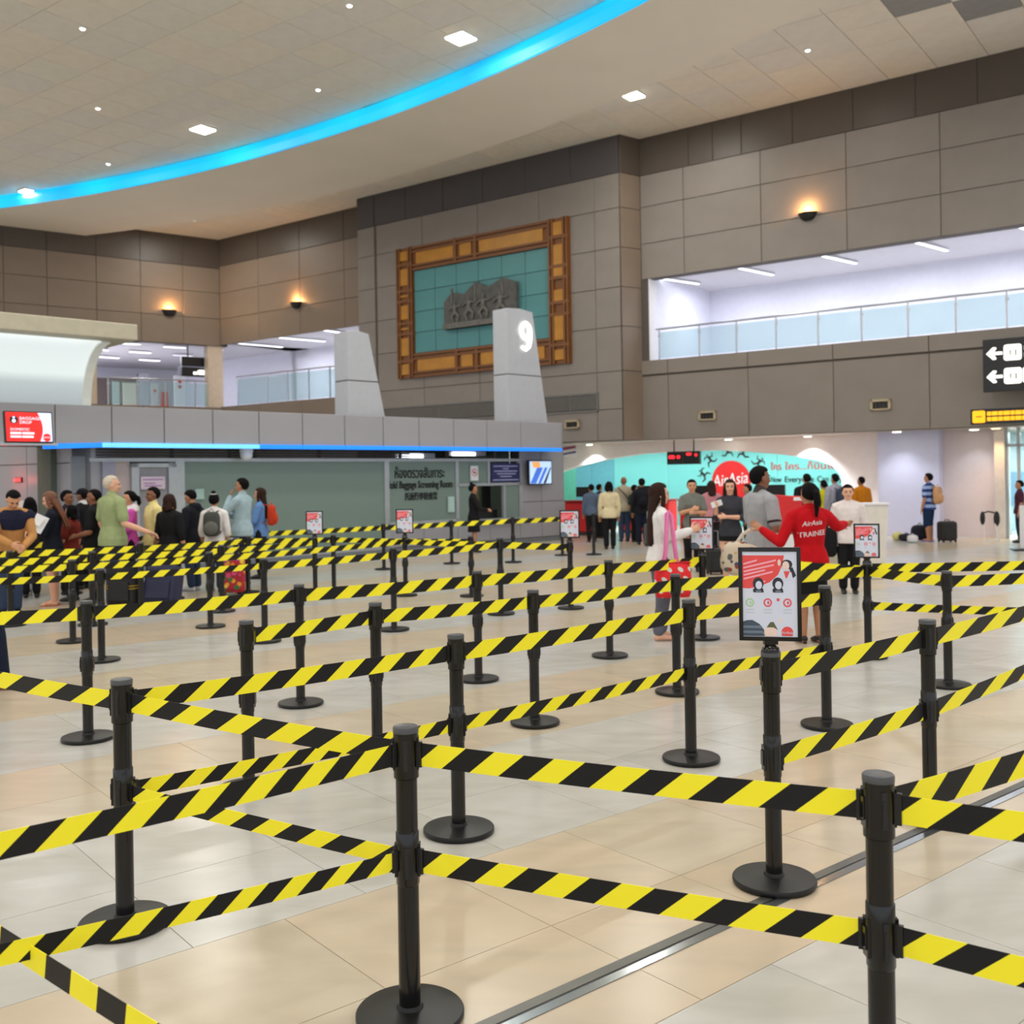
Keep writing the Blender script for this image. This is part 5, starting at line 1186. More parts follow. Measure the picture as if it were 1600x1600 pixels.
def person(px, fy, label, H=None, top=None, face=0, vox=.012, skin='tan', hair='short', hairc='black', hlen=.72, fem=False, shirt=BLACK, sleeve='short', trousers=BLACK, skirt=None, hem=None, shoes='shoe', shoem=None,
           arms=None, lean=0, hyaw=0, hpitch=0, stride=0, wide=1.0, collar=None, extra=None, pos=None, group=None, shirtlen=.5, hat=None):
    p = Vector(pos) if pos else floor_at(px, fy)
    if H is None: H = -(top - fy) / FPX * p.y
    root = empty('person', T(p) @ Matrix.Rotation(R(face), 4, 'Z'), label, 'person', group)
    sw = (.098 if fem else .110) * wide                     # half shoulder (joint)
    ky, kz = 0, .50
    def bend(v):
        if not lean: return v
        a = -R(lean) * smst(.46, .60, v[2]); dy, dz = v[1], v[2] - .5
        return (v[0], dy * math.cos(a) - dz * math.sin(a), .5 + dy * math.sin(a) + dz * math.cos(a))
    HM = T((0, .004, .872)) @ Matrix.Rotation(R(hyaw), 4, 'Z') @ Matrix.Rotation(R(hpitch), 4, 'X') @ T((0, -.004, -.872))
    A = dict(L=((-sw - .03, -.012, .635), (-sw - .028, .03, .49)), R=((sw + .03, -.012, .635), (sw + .028, .03, .49)))
    if arms: A.update(arms)
    st = stride
    legs = {-1: ((-.05, 0, .50), (-.052, .012 + st * .5, .275), (-.05, st - .012, .045)), 1: ((.05, 0, .50), (.052, .012 - st * .4, .275), (.05, -st - .012, .045))}
    tw = wide * (.93 if fem else 1.0)
    TOR = [(.465, .0, .08, .062), (.52, .0, .096 if fem else .092, .068), (.57, .0, .088, .062), (.615, .003, .076 if fem else .084, .056), (.68, .003, .084, .062 if fem else .06), (.735, .008 if fem else .002, .094, .068 if fem else .064), (.785, -.003, .1 if fem else .106, .056), (.815, -.008, .082, .045), (.838, -.008, .046, .036)]
    def tube_(mb, pts, rad, n=12, up=(0, 1, 0), bendit=True):
        k0 = len(mb.v); mb.tube([tuple(q) for q in pts], rad, n, up)
        if bendit: mb.v[k0:] = [bend(v) for v in mb.v[k0:]]
    def torso(mb, off=0, z0=.0, z1=1.0, flare=0):
        rows = [r for r in TOR if z0 <= r[0] <= z1]
        n = 20; vs = []; 
        for z, y, a, b2 in rows:
            fl = flare * max(0, (.6 - z) / .12)
            for k in range(n):
                t = 2 * PI * k / n; ct, s_ = math.cos(t), math.sin(t)
                vs.append(bend((math.copysign(abs(ct) ** .85, ct) * (a * tw + off + fl), y + math.copysign(abs(s_) ** .85, s_) * (b2 * (1 + (wide - 1) * .7) + off + fl), z)))
        m_ = len(rows)
        mb.add(vs, [(j * n + i, j * n + (i + 1) % n, (j + 1) * n + (i + 1) % n, (j + 1) * n + i) for j in range(m_ - 1) for i in range(n)] + [tuple(range(n - 1, -1, -1)), tuple(range((m_ - 1) * n, m_ * n))])
    def shoulders(mb, off):
        for s in (-1, 1): 
            k0 = len(mb.v); mb.ball((s * sw * .96, -.005, .795), (.036 + off, .037 + off, .034 + off), 12, 8); mb.v[k0:] = [bend(v) for v in mb.v[k0:]]
            tube_(mb, [(s * .03, -.008, .832), (s * sw * .9, -.006, .802)], [(.026 + off, .024 + off), (.03 + off, .03 + off)])
    def finish(mb, nm, m, vx, smooth=3, sc=H):
        mb.v = [(x * sc, y * sc, z * sc) for x, y, z in mb.v]
        o = mb.obj(nm, m, root, smooth=True)
        r = o.modifiers.new('surface', 'REMESH'); r.mode = 'VOXEL'; r.voxel_size = vx; r.use_smooth_shade = True
        s = o.modifiers.new('smooth', 'SMOOTH'); s.factor = .5; s.iterations = smooth
        return o
    # --- body (one surface)
    mb = MB(); torso(mb, -.004); shoulders(mb, -.004)
    tube_(mb, [(0, -.006, .815), (0, -.002, .85), (0, .006, .89)], [(.04, .036), (.031, .031), (.032, .034)])
    k0 = len(mb.v)
    mb.ball((0, -.004, .945), (.0455, .0575, .0545), 18, 12)                       # skull
    mb.ball((0, .012, .915), (.037, .043, .05), 16, 10)                            # face and jaw
    mb.ball((0, .036, .885), (.018, .016, .014), 10, 8)                            # chin
    mb.tube([(0, .051, .938), (0, .060, .917)], [(.006, .006), (.0095, .009)], 8)   # nose
    mb.ball((0, .048, .899), (.016, .009, .008), 10, 6)                            # lips swell
    mb.ball((0, .047, .947), (.03, .01, .007), 10, 6)                              # brow
    for s in (-1, 1): mb.ball((s * .046, -.002, .925), (.006, .012, .019), 8, 6); mb.ball((s * .024, .04, .915), (.013, .012, .012), 8, 6)
    mb.v[k0:] = [bend(HM @ Vector(v)) for v in mb.v[k0:]]
    for key, s in (('L', -1), ('R', 1)):
        e, w_ = Vector(A[key][0]), Vector(A[key][1]); sh = Vector((s * sw, -.005, .797))
        um = sh.lerp(e, .45)
        tube_(mb, [sh, um, e], [.030, .0285, .0235]); fm = e.lerp(w_, .35)
        tube_(mb, [e, fm, w_], [.0235, .0245, .0165])
        d = (w_ - e).normalized(); up = Vector((s * .3, .9, .3)); side = d.cross(up)
        if side.length < .1: side = d.cross(Vector((1, 0, 0)))
        side.normalize(); nrm = side.cross(d).normalized()
        pc = w_ + d * .03
        tube_(mb, [w_ - d * .004, w_ + d * .02, w_ + d * .048], [(.0155, .0125), (.0225, .011), (.0235, .0095)], 12, tuple(nrm))
        curl = -nrm if key == 'L' else -nrm
        for k, (off_, ln) in enumerate(((-.0185, .037), (-.0065, .043), (.006, .040), (.018, .032))):
            b0 = w_ + d * .05 + side * off_; b1 = b0 + d * ln * .5 + side * off_ * .12 + curl * .004; b2_ = b1 + d * ln * .38 + curl * .012
            tube_(mb, [b0 - d * .008, b0, b1, b2_], [.0056, .0056, .0052, .0044], 7)
        ts = -1 if key == 'R' else 1
        t0 = w_ + d * .016 + side * (.019 * ts); t1 = t0 + d * .018 + side * (.016 * ts) + curl * .006; tube_(mb, [t0, t1, t1 + d * .02 + side * (.003 * ts) + curl * .005], [.0075, .0068, .0055], 8)
    for s in (-1, 1):
        h_, k_, a_ = [Vector(q) for q in legs[s]]
        tube_(mb, [h_, h_.lerp(k_, .5), k_], [.056, .048, .034], bendit=False); tube_(mb, [k_, k_.lerp(a_, .3) + Vector((0, -.008, 0)), a_], [.033, .036, .02], bendit=False)
        if shoes != 'shoe':
            tube_(mb, [(a_.x, a_.y - .012, .02), (a_.x, a_.y + .02, .026), (a_.x, a_.y + .07, .018), (a_.x, a_.y + .1, .012)], [(.02, .02), (.022, .024), (.027, .017), (.02, .011)], 10, (0, 0, 1), bendit=False)
    finish(mb, 'body', SKIN[skin], vox * .8, 2)
    # --- face pieces
    def face_bit(nm, fn, m):
        q = MB(); fn(q); q.v = [tuple(Vector(bend(HM @ Vector(v))) * H) for v in q.v]; q.obj(nm, m, root, smooth=True)
    for s in (-1, 1):
        face_bit('eye', lambda q: q.ball((s * .0185, .0505, .933), (.0075, .004, .0038), 8, 6), M_eye)
        face_bit('eyebrow', lambda q: q.tube([(s * .010, .0555, .9445), (s * .02, .0545, .9475), (s * .029, .0485, .9445)], [.0024, .0028, .0018], 6), HAIR[hairc])
    face_bit('mouth', lambda q: q.tube([(-.0125, .0535, .8985), (0, .0575, .8995), (.0125, .0535, .8985)], [.0024, .0036, .0024], 6), M_lip)
    # --- hair
    if hair != 'none':
        q = MB()
        def msk(d):
            f = smst(.05, .38, d.y) * (1 - smst(.40, .60, d.z)); zc = -.5 if d.y > .1 else -.5 - .38 * smst(.1, -.5, d.y) if False else -.5 - .38 * (1 - smst(-.5, .1, d.y)); low = 1 - smst(zc - .1, zc + .08, d.z)
            side_ = smst(-.35, .0, d.y) * (1 - smst(-.15, .1, d.z))
            return 1 - .35 * max(f, low, side_ if hair in ('short', 'crop') else 0)
        g = .0035 if hair == 'crop' else .008
        k0 = len(q.v); q.ball((0, -.006, .947), (.0475 + g, .0595 + g, .0565 + g), 24, 16, fn=msk)
        if hair in ('long', 'bob'):
            z1 = hlen
            zs = [.965, .94, .9, .86, (.86 + z1) / 2, z1 + .02, z1]
            wd = [(.042, .035), (.051, .04), (.055, .036), (.054, .03), (.056, .024), (.05, .02), (.03, .012)]
            ys = [-.02, -.024, -.034, -.044, -.06, -.064, -.064]
            q.tube([(0, y, z) for y, z in zip(ys, zs)], wd, 16, (0, 1, 0), cap=False)
            for s in (-1, 1): q.tube([(s * .043, .012, .965), (s * .052, .012, .92), (s * .054, .008, .87), (s * .055, .0, max(z1, .80))], [.012, .015, .016, .01], 8)
        if hair == 'pony':
            q.tube([(0, -.06, .955), (0, -.085, .94), (0, -.092, .89), (0, -.085, hlen)], [.016, .02, .021, .009], 10)
        if hair == 'bun': q.ball((0, -.028, 1.012), .027, 12, 8)
        q.v[k0:] = [bend(HM @ Vector(v)) for v in q.v[k0:]]
        finish(q, 'hair', HAIR[hairc], vox * .75, 2)
    if hat:
        q = MB(); k0 = len(q.v); q.ball((0, -.004, .955), (.056, .067, .055), 20, 12, fn=lambda d: 1 if d.z > -.05 else .8); q.tube([(0, .05, .957), (0, .1, .95)], [(.045, .006), (.03, .004)], 10, (0, 0, 1))
        q.v[k0:] = [bend(HM @ Vector(v)) for v in q.v[k0:]]; finish(q, 'cap', hat, vox * .75, 2)
    # --- top
    if shirt is not None:
        q = MB(); torso(q, .011, shirtlen - .04, .84, .016); shoulders(q, .009)
        for key, s in (('L', -1), ('R', 1)):
            e, w_ = Vector(A[key][0]), Vector(A[key][1]); sh = Vector((s * sw, -.005, .797))
            if sleeve == 'short': tube_(q, [sh, sh.lerp(e, .45), sh.lerp(e, .72)], [.042, .041, .043])
            elif sleeve == 'long': tube_(q, [sh, sh.lerp(e, .5), e], [.041, .038, .034]); tube_(q, [e, e.lerp(w_, .5), e.lerp(w_, .93)], [.034, .032, .026])
            elif sleeve == 'half': tube_(q, [sh, sh.lerp(e, .5), e], [.042, .04, .037]); tube_(q, [e, e.lerp(w_, .3)], [.037, .034])
        tube_(q, [(0, -.008, .826), (0, -.006, .848)], [(.05, .044), (.041, .041)])
        finish(q, 'shirt', shirt, vox)
        if collar: 
            q = MB(); tube_(q, [(0, -.006, .842), (0, -.003, .862)], [(.043, .043), (.0395, .042)]); finish(q, 'collar', collar, vox * .8, 1)
    # --- bottoms
    if trousers is not None:
        q = MB(); torso(q, .008, .46, .58)
        for s in (-1, 1):
            h_, k_, a_ = [Vector(v) for v in legs[s]]
            tube_(q, [h_ + Vector((0, 0, .02)), h_.lerp(k_, .5), k_], [.064, .057, .046], bendit=False)
            if hem is None or hem < .2: tube_(q, [k_, k_.lerp(a_, .45), k_.lerp(a_, .9)], [.046, .043, .04], bendit=False)
            elif hem < .35: tube_(q, [k_, k_ + Vector((0, 0, -.03))], [.05, .05], bendit=False)
        finish(q, 'trousers', trousers, vox)
    if skirt is not None:
        q = MB(); z0 = hem or .29; n = 22; vs = []
        rows = [(.60, .086, .066), (.53, .106, .08), (.47, .11, .084), ((.47 + z0) / 2, .112, .086), (z0, .118, .094)]
        if z0 > .36: rows = [(.60, .086, .066), (.53, .104, .078), (.47, .108, .082), (z0, .11, .084)]
        for z, a, b2 in rows:
            for k in range(n): t = 2 * PI * k / n; w2 = 1 + (.03 * math.sin(5 * t) if z < .45 else 0); vs.append(bend((a * w2 * math.cos(t), b2 * w2 * math.sin(t), z)))
        m_ = len(rows); q.add(vs, [(j * n + i, (j + 1) * n + i, (j + 1) * n + (i + 1) % n, j * n + (i + 1) % n) for j in range(m_ - 1) for i in range(n)] + [tuple(range(n)), tuple(range(m_ * n - 1, (m_ - 1) * n - 1, -1))])
        finish(q, 'skirt', skirt, vox)
    # --- shoes
    for s in (-1, 1):
        a_ = Vector(legs[s][2])
        if shoes in ('shoe', 'sandal', 'heel'):
            q = MB()
            if shoes == 'shoe':
                q.tube([(a_.x, a_.y - .018, .022), (a_.x, a_.y + .02, .03), (a_.x, a_.y + .075, .022), (a_.x, a_.y + .11, .016)], [(.022, .022), (.025, .03), (.029, .021), (.022, .014)], 12, (0, 0, 1))
                q.v = [(x, y, max(0.001, z)) for x, y, z in q.v]
            elif shoes == 'heel':
                q.tube([(a_.x, a_.y - .016, .03), (a_.x, a_.y + .02, .026), (a_.x, a_.y + .075, .014), (a_.x, a_.y + .108, .01)], [(.023, .02), (.025, .022), (.029, .017), (.02, .01)], 12, (0, 0, 1)); q.box(a_.x - .01, a_.x + .01, a_.y - .03, a_.y - .012, 0, .022); q.v = [(x, y, max(0.001, z)) for x, y, z in q.v]
            else:
                q.box(a_.x - .026, a_.x + .026, a_.y - .035, a_.y + .115, .0005, .007); q.tube([(a_.x - .028, a_.y + .06, .012), (a_.x, a_.y + .064, .038), (a_.x + .028, a_.y + .06, .012)], [(.012, .004)] * 3, 8)
            q.v = [(x * H, y * H, z * H) for x, y, z in q.v]; q.obj('shoe' if shoes != 'sandal' else 'sandal', shoem or M_shoe, root, smooth=True)
    root['height'] = H
    if extra: extra(root, H, bend, finish, MB)
    return root, H, bend
def local(root, v): return root.matrix_world @ Vector(v)
def striped(name, c1, c2, period, fill=.5):
    m = bpy.data.materials.new(name); m.use_nodes = True; nt, b, L = nodes(m)
    tc = nt.nodes.new('ShaderNodeTexCoord'); sp = nt.nodes.new('ShaderNodeSeparateXYZ'); L(tc.outputs['Object'], sp.inputs[0])
    d = nt.nodes.new('ShaderNodeMath'); d.operation = 'DIVIDE'; d.inputs[1].default_value = period; L(sp.outputs['Z'], d.inputs[0])
    f = nt.nodes.new('ShaderNodeMath'); f.operation = 'FRACT'; L(d.outputs[0], f.inputs[0]); g = nt.nodes.new('ShaderNodeMath'); g.operation = 'GREATER_THAN'; g.inputs[1].default_value = fill; L(f.outputs[0], g.inputs[0])
    mx = nt.nodes.new('ShaderNodeMix'); mx.data_type = 'RGBA'; L(g.outputs[0], mx.inputs[0]); mx.inputs[6].default_value = (*lin(c1), 1); mx.inputs[7].default_value = (*lin(c2), 1); L(mx.outputs[2], b.inputs['Base Color']); b.inputs['Roughness'].default_value = .85
    return m
def dotted(name, base, dot, scale, size=.3, more=()):
    m = bpy.data.materials.new(name); m.use_nodes = True; nt, b, L = nodes(m)
    tc = nt.nodes.new('ShaderNodeTexCoord'); v = nt.nodes.new('ShaderNodeTexVoronoi'); v.inputs['Scale'].default_value = scale; v.inputs['Randomness'].default_value = .2 if not more else 1
    if not more:
        v.voronoi_dimensions = '2D'; sx = nt.nodes.new('ShaderNodeSeparateXYZ'); cx = nt.nodes.new('ShaderNodeCombineXYZ'); ad = nt.nodes.new('ShaderNodeMath'); ad.operation = 'MULTIPLY_ADD'; ad.inputs[1].default_value = .5
        L(tc.outputs['Object'], sx.inputs[0]); L(sx.outputs[2], ad.inputs[0]); L(sx.outputs[0], ad.inputs[2]); L(ad.outputs[0], cx.inputs[0]); L(sx.outputs[2], cx.inputs[1]); L(cx.outputs[0], v.inputs['Vector'])
    else: L(tc.outputs['Object'], v.inputs['Vector'])
    g = nt.nodes.new('ShaderNodeMath'); g.operation = 'LESS_THAN'; g.inputs[1].default_value = size; L(v.outputs['Distance'], g.inputs[0])
    mx = nt.nodes.new('ShaderNodeMix'); mx.data_type = 'RGBA'; L(g.outputs[0], mx.inputs[0]); mx.inputs[6].default_value = (*lin(base), 1)
    if more:
        sp = nt.nodes.new('ShaderNodeSeparateColor'); L(v.outputs['Color'], sp.inputs[0]); rp = nt.nodes.new('ShaderNodeValToRGB'); rp.color_ramp.interpolation = 'CONSTANT'
        cs = [dot, *more]; rp.color_ramp.elements[0].color = (*lin(cs[0]), 1); rp.color_ramp.elements[1].position = 1 / len(cs); rp.color_ramp.elements[1].color = (*lin(cs[1]), 1)
        for k in range(2, len(cs)): e = rp.color_ramp.elements.new(k / len(cs)); e.color = (*lin(cs[k]), 1)
        L(sp.outputs[0], rp.inputs['Fac']); L(rp.outputs['Color'], mx.inputs[7])
    else: mx.inputs[7].default_value = (*lin(dot), 1)
    L(mx.outputs[2], b.inputs['Base Color']); b.inputs['Roughness'].default_value = .8
    return m
def backpack(pr, H, bend, m, lb, w_=.26, h_=.42, d=.15, z=.70, m2=None, nm='backpack', x=0, straps=True, front=False):
    """a pack worn on the back; its own thing, strapped over the shoulders"""
    s = 1 if front else -1
    b0 = Vector(bend((0, s * .078, z))) * H
    o = empty(nm, pr.matrix_world @ T((x, b0.y + s * d * .5, b0.z)), lb, 'bag')
    q = MB(); q.ball((0, 0, 0), (w_ / 2, d / 2, h_ / 2), 20, 14, fn=lambda v: 1 / max(.72, (abs(v.x) ** 4 + abs(v.y) ** 4 + abs(v.z) ** 4) ** .25) * .86); q.obj('pack_body', m, o, smooth=True)
    q = MB(); q.ball((0, s * d * .42, -h_ * .14), (w_ * .38, d * .3, h_ * .24), 16, 10); q.obj('front_pocket', m2 or m, o, smooth=True)
    MB().tube([(-.03, 0, h_ * .46), (0, -.0, h_ * .53), (.03, 0, h_ * .46)], [.008] * 3, 8).obj('top_handle', m2 or m, o, smooth=True)
    if straps:
        for k in (-1, 1):
            MB().tube([(k * .07, -s * d * .4, h_ * .42), (k * .085, -s * (d * .5 + .07), h_ * .46), (k * .09, -s * (d * .5 + .2), h_ * .25), (k * .1, -s * (d * .5 + .17), -h_ * .15), (k * .11, -s * d * .4, -h_ * .35)], [(.02, .006)] * 5, 8, (0, 1, 0)).obj('shoulder_strap', m2 or m, o, smooth=True)
    return o
def suitcase(px, fy, w_, h_, d, m, lb, yaw=0, tilt=0, handle=True, nm='suitcase', m2=None, pos=None, corner=.05):
    p = Vector(pos) if pos else floor_at(px, fy)
    o = empty(nm, T(p) @ Matrix.Rotation(R(yaw), 4, 'Z') @ Matrix.Rotation(R(tilt), 4, 'X'), lb, 'suitcase')
    wz = .035
    MB().box(-w_ / 2, w_ / 2, -d / 2, d / 2, wz, h_).obj('shell', m, o, bevel=corner)
    MB().box(-w_ * .36, w_ * .36, -d / 2 - .025, -d / 2, h_ * .15, h_ * .6).obj('front_pocket', m2 or m, o, bevel=.02)
    for a in (-1, 1):
        for b2 in (-1, 1): q = MB(); q.lathe([(.008, -.015), (.03, -.014), (.03, .014), (.008, .015)], 14); q.v = [(z + a * w_ * .38, x + b2 * d * .35, y + .03) for x, y, z in q.v]; q.obj('wheel', M_black, o)
    if handle:
        MB().tube([(-w_ * .22, d * .4, h_ * .9), (-w_ * .22, d * .4, h_ + .3), (w_ * .22, d * .4, h_ + .3), (w_ * .22, d * .4, h_ * .9)], [.009] * 4, 8).obj('pull_handle', M_steel, o, smooth=True)
    MB().tube([(-.07, 0, h_ - .01), (-.05, 0, h_ + .035), (.05, 0, h_ + .035), (.07, 0, h_ - .01)], [.011] * 4, 8).obj('carry_handle', M_black, o, smooth=True)
    return o
NEAR, MID, FAR = .0085, .0125, .018
GREEN = cloth((152, 166, 120)); WHITE = cloth((226, 224, 224)); RED = cloth((188, 14, 26))
# ---- the queue at left
def green_collar(root, H, bend, finish, MB): pass
person(178, 946, 'person with white hair in a pale green short sleeved shirt, back turned', top=744, face=-38, vox=NEAR, skin='pale', hair='crop', hairc='grey', shirt=GREEN, trousers=JEANS, wide=1.12, shirtlen=.50, collar=GREEN,
       arms=dict(R=((.165, .0, .635), (.27, .135, .565)), L=((-.15, -.01, .635), (-.14, .06, .50))), hyaw=-25, stride=.02)
def scarf(m):
    def f(root, H, bend, finish, MB):
        q = MB(); n = 16
        for (z, a, b2, r) in ((.852, .056, .052, .020), (.83, .082, .066, .022), (.805, .105, .074, .018)):
            pts = [bend((a * math.cos(2 * PI * k / n), -.004 + b2 * math.sin(2 * PI * k / n), z - .018 * math.sin(2 * PI * k / n))) for k in range(n + 1)]
            q.tube(pts, [r] * (n + 1), 8, (0, 0, 1), cap=False)
        q.tube([bend((.03, .075, .80)), bend((.035, .082, .72)), bend((.03, .08, .64))], [(.03, .01)] * 3, 10)
        finish(q, 'scarf', m, MID, 2)
    return f
person(204, 931, 'person with a ponytail in a bright pink top and white scarf', top=768, face=118, vox=MID, skin='warm', hair='pony', hlen=.86, fem=True, shirt=cloth((204, 84, 176)), sleeve='long', trousers=BLACK, extra=scarf(cloth((220, 216, 222))), arms=dict(L=((-.13, .03, .64), (-.06, .15, .62))))
person(241, 931, 'person in a pale yellow shirt facing left before the service door', top=762, face=128, vox=MID, skin='brown', shirt=cloth((232, 216, 150)), trousers=NAVY, collar=cloth((232, 216, 150)))
person(268, 938, 'person with short brown hair and a black top, back turned', top=773, face=-25, vox=MID, skin='warm', hair='bob', hairc='brown', hlen=.855, fem=True, wide=1.15, shirt=BLACK, sleeve='half', trousers=BLACK)
person(303, 923, 'person in a black hooded top looking down, white sneakers', top=766, face=72, vox=MID, skin='tan', shirt=cloth((28, 30, 38)), sleeve='long', trousers=JEANS, shoem=mat('white_sneaker', (206, 206, 208), .5), hpitch=-24, wide=1.05,
       extra=lambda root, H, bend, finish, MB: (lambda q: (q.tube([bend((-.055, -.02, .85)), bend((0, -.075, .835)), bend((.055, -.02, .85))], [(.022, .03), (.03, .035), (.022, .03)], 10, (0, 0, 1)), finish(q, 'hood', cloth((28, 30, 38)), MID, 2)))(MB()))
pr, Hh, bd = person(337, 925, 'person with a hair bun, white sleeves and grey backpack, back turned', top=772, face=4, vox=MID, skin='tan', hair='bun', fem=True, shirt=WHITE, sleeve='half', trousers=JEANS,
       extra=lambda root, H, bend, finish, MB: (lambda q: (q.ball((0, -.028 * H, 1.0 * H), (.036 * H, .033 * H, .007 * H), 16, 6), q.obj('hair_band', M_paper, root, smooth=True)))(MB()))
backpack(pr, Hh, bd, cloth((74, 78, 74)), 'grey backpack worn by the person with the hair bun', .30, .46, .17, .70, cloth((104, 106, 102)))
person(380, 915, 'person in a light blue shirt with a hand on the chin', top=748, face=78, vox=MID, skin='tan', shirt=cloth((160, 184, 194)), sleeve='long', trousers=cloth((30, 38, 62)), collar=cloth((160, 184, 194)), wide=1.05, arms=dict(L=((-.14, .10, .69), (-.035, .098, .835)), R=((.12, .09, .64), (-.02, .14, .66))),
       extra=lambda root, H, bend, finish, MB: (lambda q: (q.tube([(.0965 * H * math.cos(2 * PI * k / 20), .076 * H * math.sin(2 * PI * k / 20), .545 * H) for k in range(21)], [(.012, .018)] * 21, 8, (0, 0, 1), cap=False), q.obj('belt', cloth((60, 34, 40)), root, smooth=True)))(MB()))
pr, Hh, bd = person(408, 904, 'person with very long dark hair and a denim blue top', top=763, face=92, vox=MID, skin='warm', hair='long', hairc='brown', hlen=.66, fem=True, shirt=cloth((98, 136, 190)), sleeve='long', trousers=BLACK, arms=dict(L=((-.13, .04, .64), (-.07, .14, .60))))
backpack(pr, Hh, bd, cloth((190, 62, 34)), 'orange red backpack worn by the long haired person in denim blue', .28, .44, .16, .70)
person(84, 946, 'person with long auburn hair, navy cardigan and dark skirt', top=769, face=104, vox=NEAR, skin='pale', hair='long', hairc='auburn', hlen=.64, fem=True, shirt=cloth((22, 26, 38)), sleeve='long', trousers=None, skirt=cloth((26, 26, 32)), hem=.33, shoes='sandal', shoem=mat('orange_sandal', (186, 104, 62), .5), hpitch=-18,
       arms=dict(L=((-.125, .05, .64), (-.05, .19, .63)), R=((.12, .06, .65), (.02, .2, .66))), shirtlen=.48)
pp = at_depth(60, 818, 14.6); o = empty('paper_sheet', T(pp) @ Euler((R(-20), R(25), R(20))).to_matrix().to_4x4(), 'folded white paper held by the auburn haired person', 'paper')
q = MB(); q.add([(-.09, 0, -.14), (.09, 0, -.13), (.1, .01, .13), (-.08, .015, .14), (-.09, .004, -.14), (.09, .004, -.13), (.1, .014, .13), (-.08, .019, .14)], [(0, 1, 2, 3), (7, 6, 5, 4), (0, 4, 5, 1), (1, 5, 6, 2), (2, 6, 7, 3), (3, 7, 4, 0)]); q.obj('sheet', M_paper, o)
q = MB(); q.add([(-.085, -.002, -.02), (.03, -.03, -.05), (.05, -.028, .1), (-.08, .0, .12)], [(0, 1, 2, 3)]); q.obj('folded_leaf', M_paper, o)
def yoke(root, H, bend, finish, MB):
    q = MB(); n = 20; vs = []
    for z, a, b2 in ((.70, .112, .09), (.735, .122, .094), (.79, .134, .088), (.825, .108, .072), (.848, .064, .056)):
        for k in range(n): t = 2 * PI * k / n; vs.append(bend((a * math.cos(t), -.003 + b2 * math.sin(t), z)))
    q.add(vs, [(j * n + i, j * n + (i + 1) % n, (j + 1) * n + (i + 1) % n, (j + 1) * n + i) for j in range(4) for i in range(n)] + [tuple(range(n - 1, -1, -1)), tuple(range(4 * n, 5 * n))])
    for s in (-1, 1): k0 = len(q.v); q.ball((s * .118, -.005, .785), (.058, .058, .055), 12, 8); q.v[k0:] = [bend(v) for v in q.v[k0:]]
    finish(q, 'navy_yoke', cloth((30, 32, 54)), NEAR, 3)
person(16, 962, 'person in a navy and tan top leaning forward and smiling', H=1.74, face=-140, vox=NEAR, skin='warm', shirt=cloth((190, 138, 84)), sleeve='long', trousers=JEANS, lean=16, hpitch=-22, wide=1.1, arms=dict(R=((.13, .10, .66), (.05, .23, .64)), L=((-.14, .09, .65), (-.04, .24, .62))), extra=yoke)
person(-14, 940, 'person in a maroon top at the very left edge', H=1.66, face=-80, vox=MID, skin='tan', shirt=cloth((72, 24, 36)), sleeve='long', trousers=JEANS)
person(49, 934, 'person with short black hair half hidden behind the auburn haired one', top=778, face=20, vox=MID, hair='bob', hlen=.85, fem=True, shirt=cloth((36, 34, 38)), sleeve='half', trousers=BLACK)
person(113, 939, 'shorter person in a rust red top with black hair', top=790, face=84, vox=MID, skin='warm', hair='bob', hlen=.87, fem=True, shirt=cloth((122, 44, 36)), trousers=BLACK, arms=dict(L=((-.13, .02, .64), (-.07, .14, .6))))
person(108, 929, 'person in a dark top looking right, behind the rust red one', top=767, face=-100, vox=MID, skin='brown', shirt=cloth((34, 38, 50)), trousers=BLACK, wide=1.1)
person(131, 920, 'person in a black cap and black jacket with a white collar', top=764, face=72, vox=MID, skin='brown', hair='crop', shirt=BLACK, sleeve='long', trousers=BLACK, collar=M_paper, hat=cloth((18, 18, 22)))
person(149, 942, 'person in black holding out a forearm, beside the green shirt', top=765, face=98, vox=MID, skin='brown', hair='crop', shirt=cloth((24, 25, 28)), trousers=BLACK, arms=dict(L=((-.14, .0, .63), (-.10, .125, .60))))
person(-30, 1082, 'person in navy trousers cropped by the left edge, nearest the camera', H=1.7, face=-80, vox=MID, skin='brown', shirt=NAVY, sleeve='long', trousers=cloth((26, 34, 52)), shoes='sandal', stride=.1, shoem=mat('brown_sandal', (120, 86, 66), .5))
# ---- officer at the counter window
person(741, 863, 'person in a black uniform at the counter window', top=757, face=-82, vox=FAR, skin='tan', hair='bun', fem=True, shirt=BLACK, sleeve='long', trousers=None, skirt=BLACK, hem=.30, shoes='heel', shirtlen=.47, arms=dict(R=((.12, .07, .64), (.05, .2, .62)), L=((-.12, .07, .64), (-.04, .2, .62))))
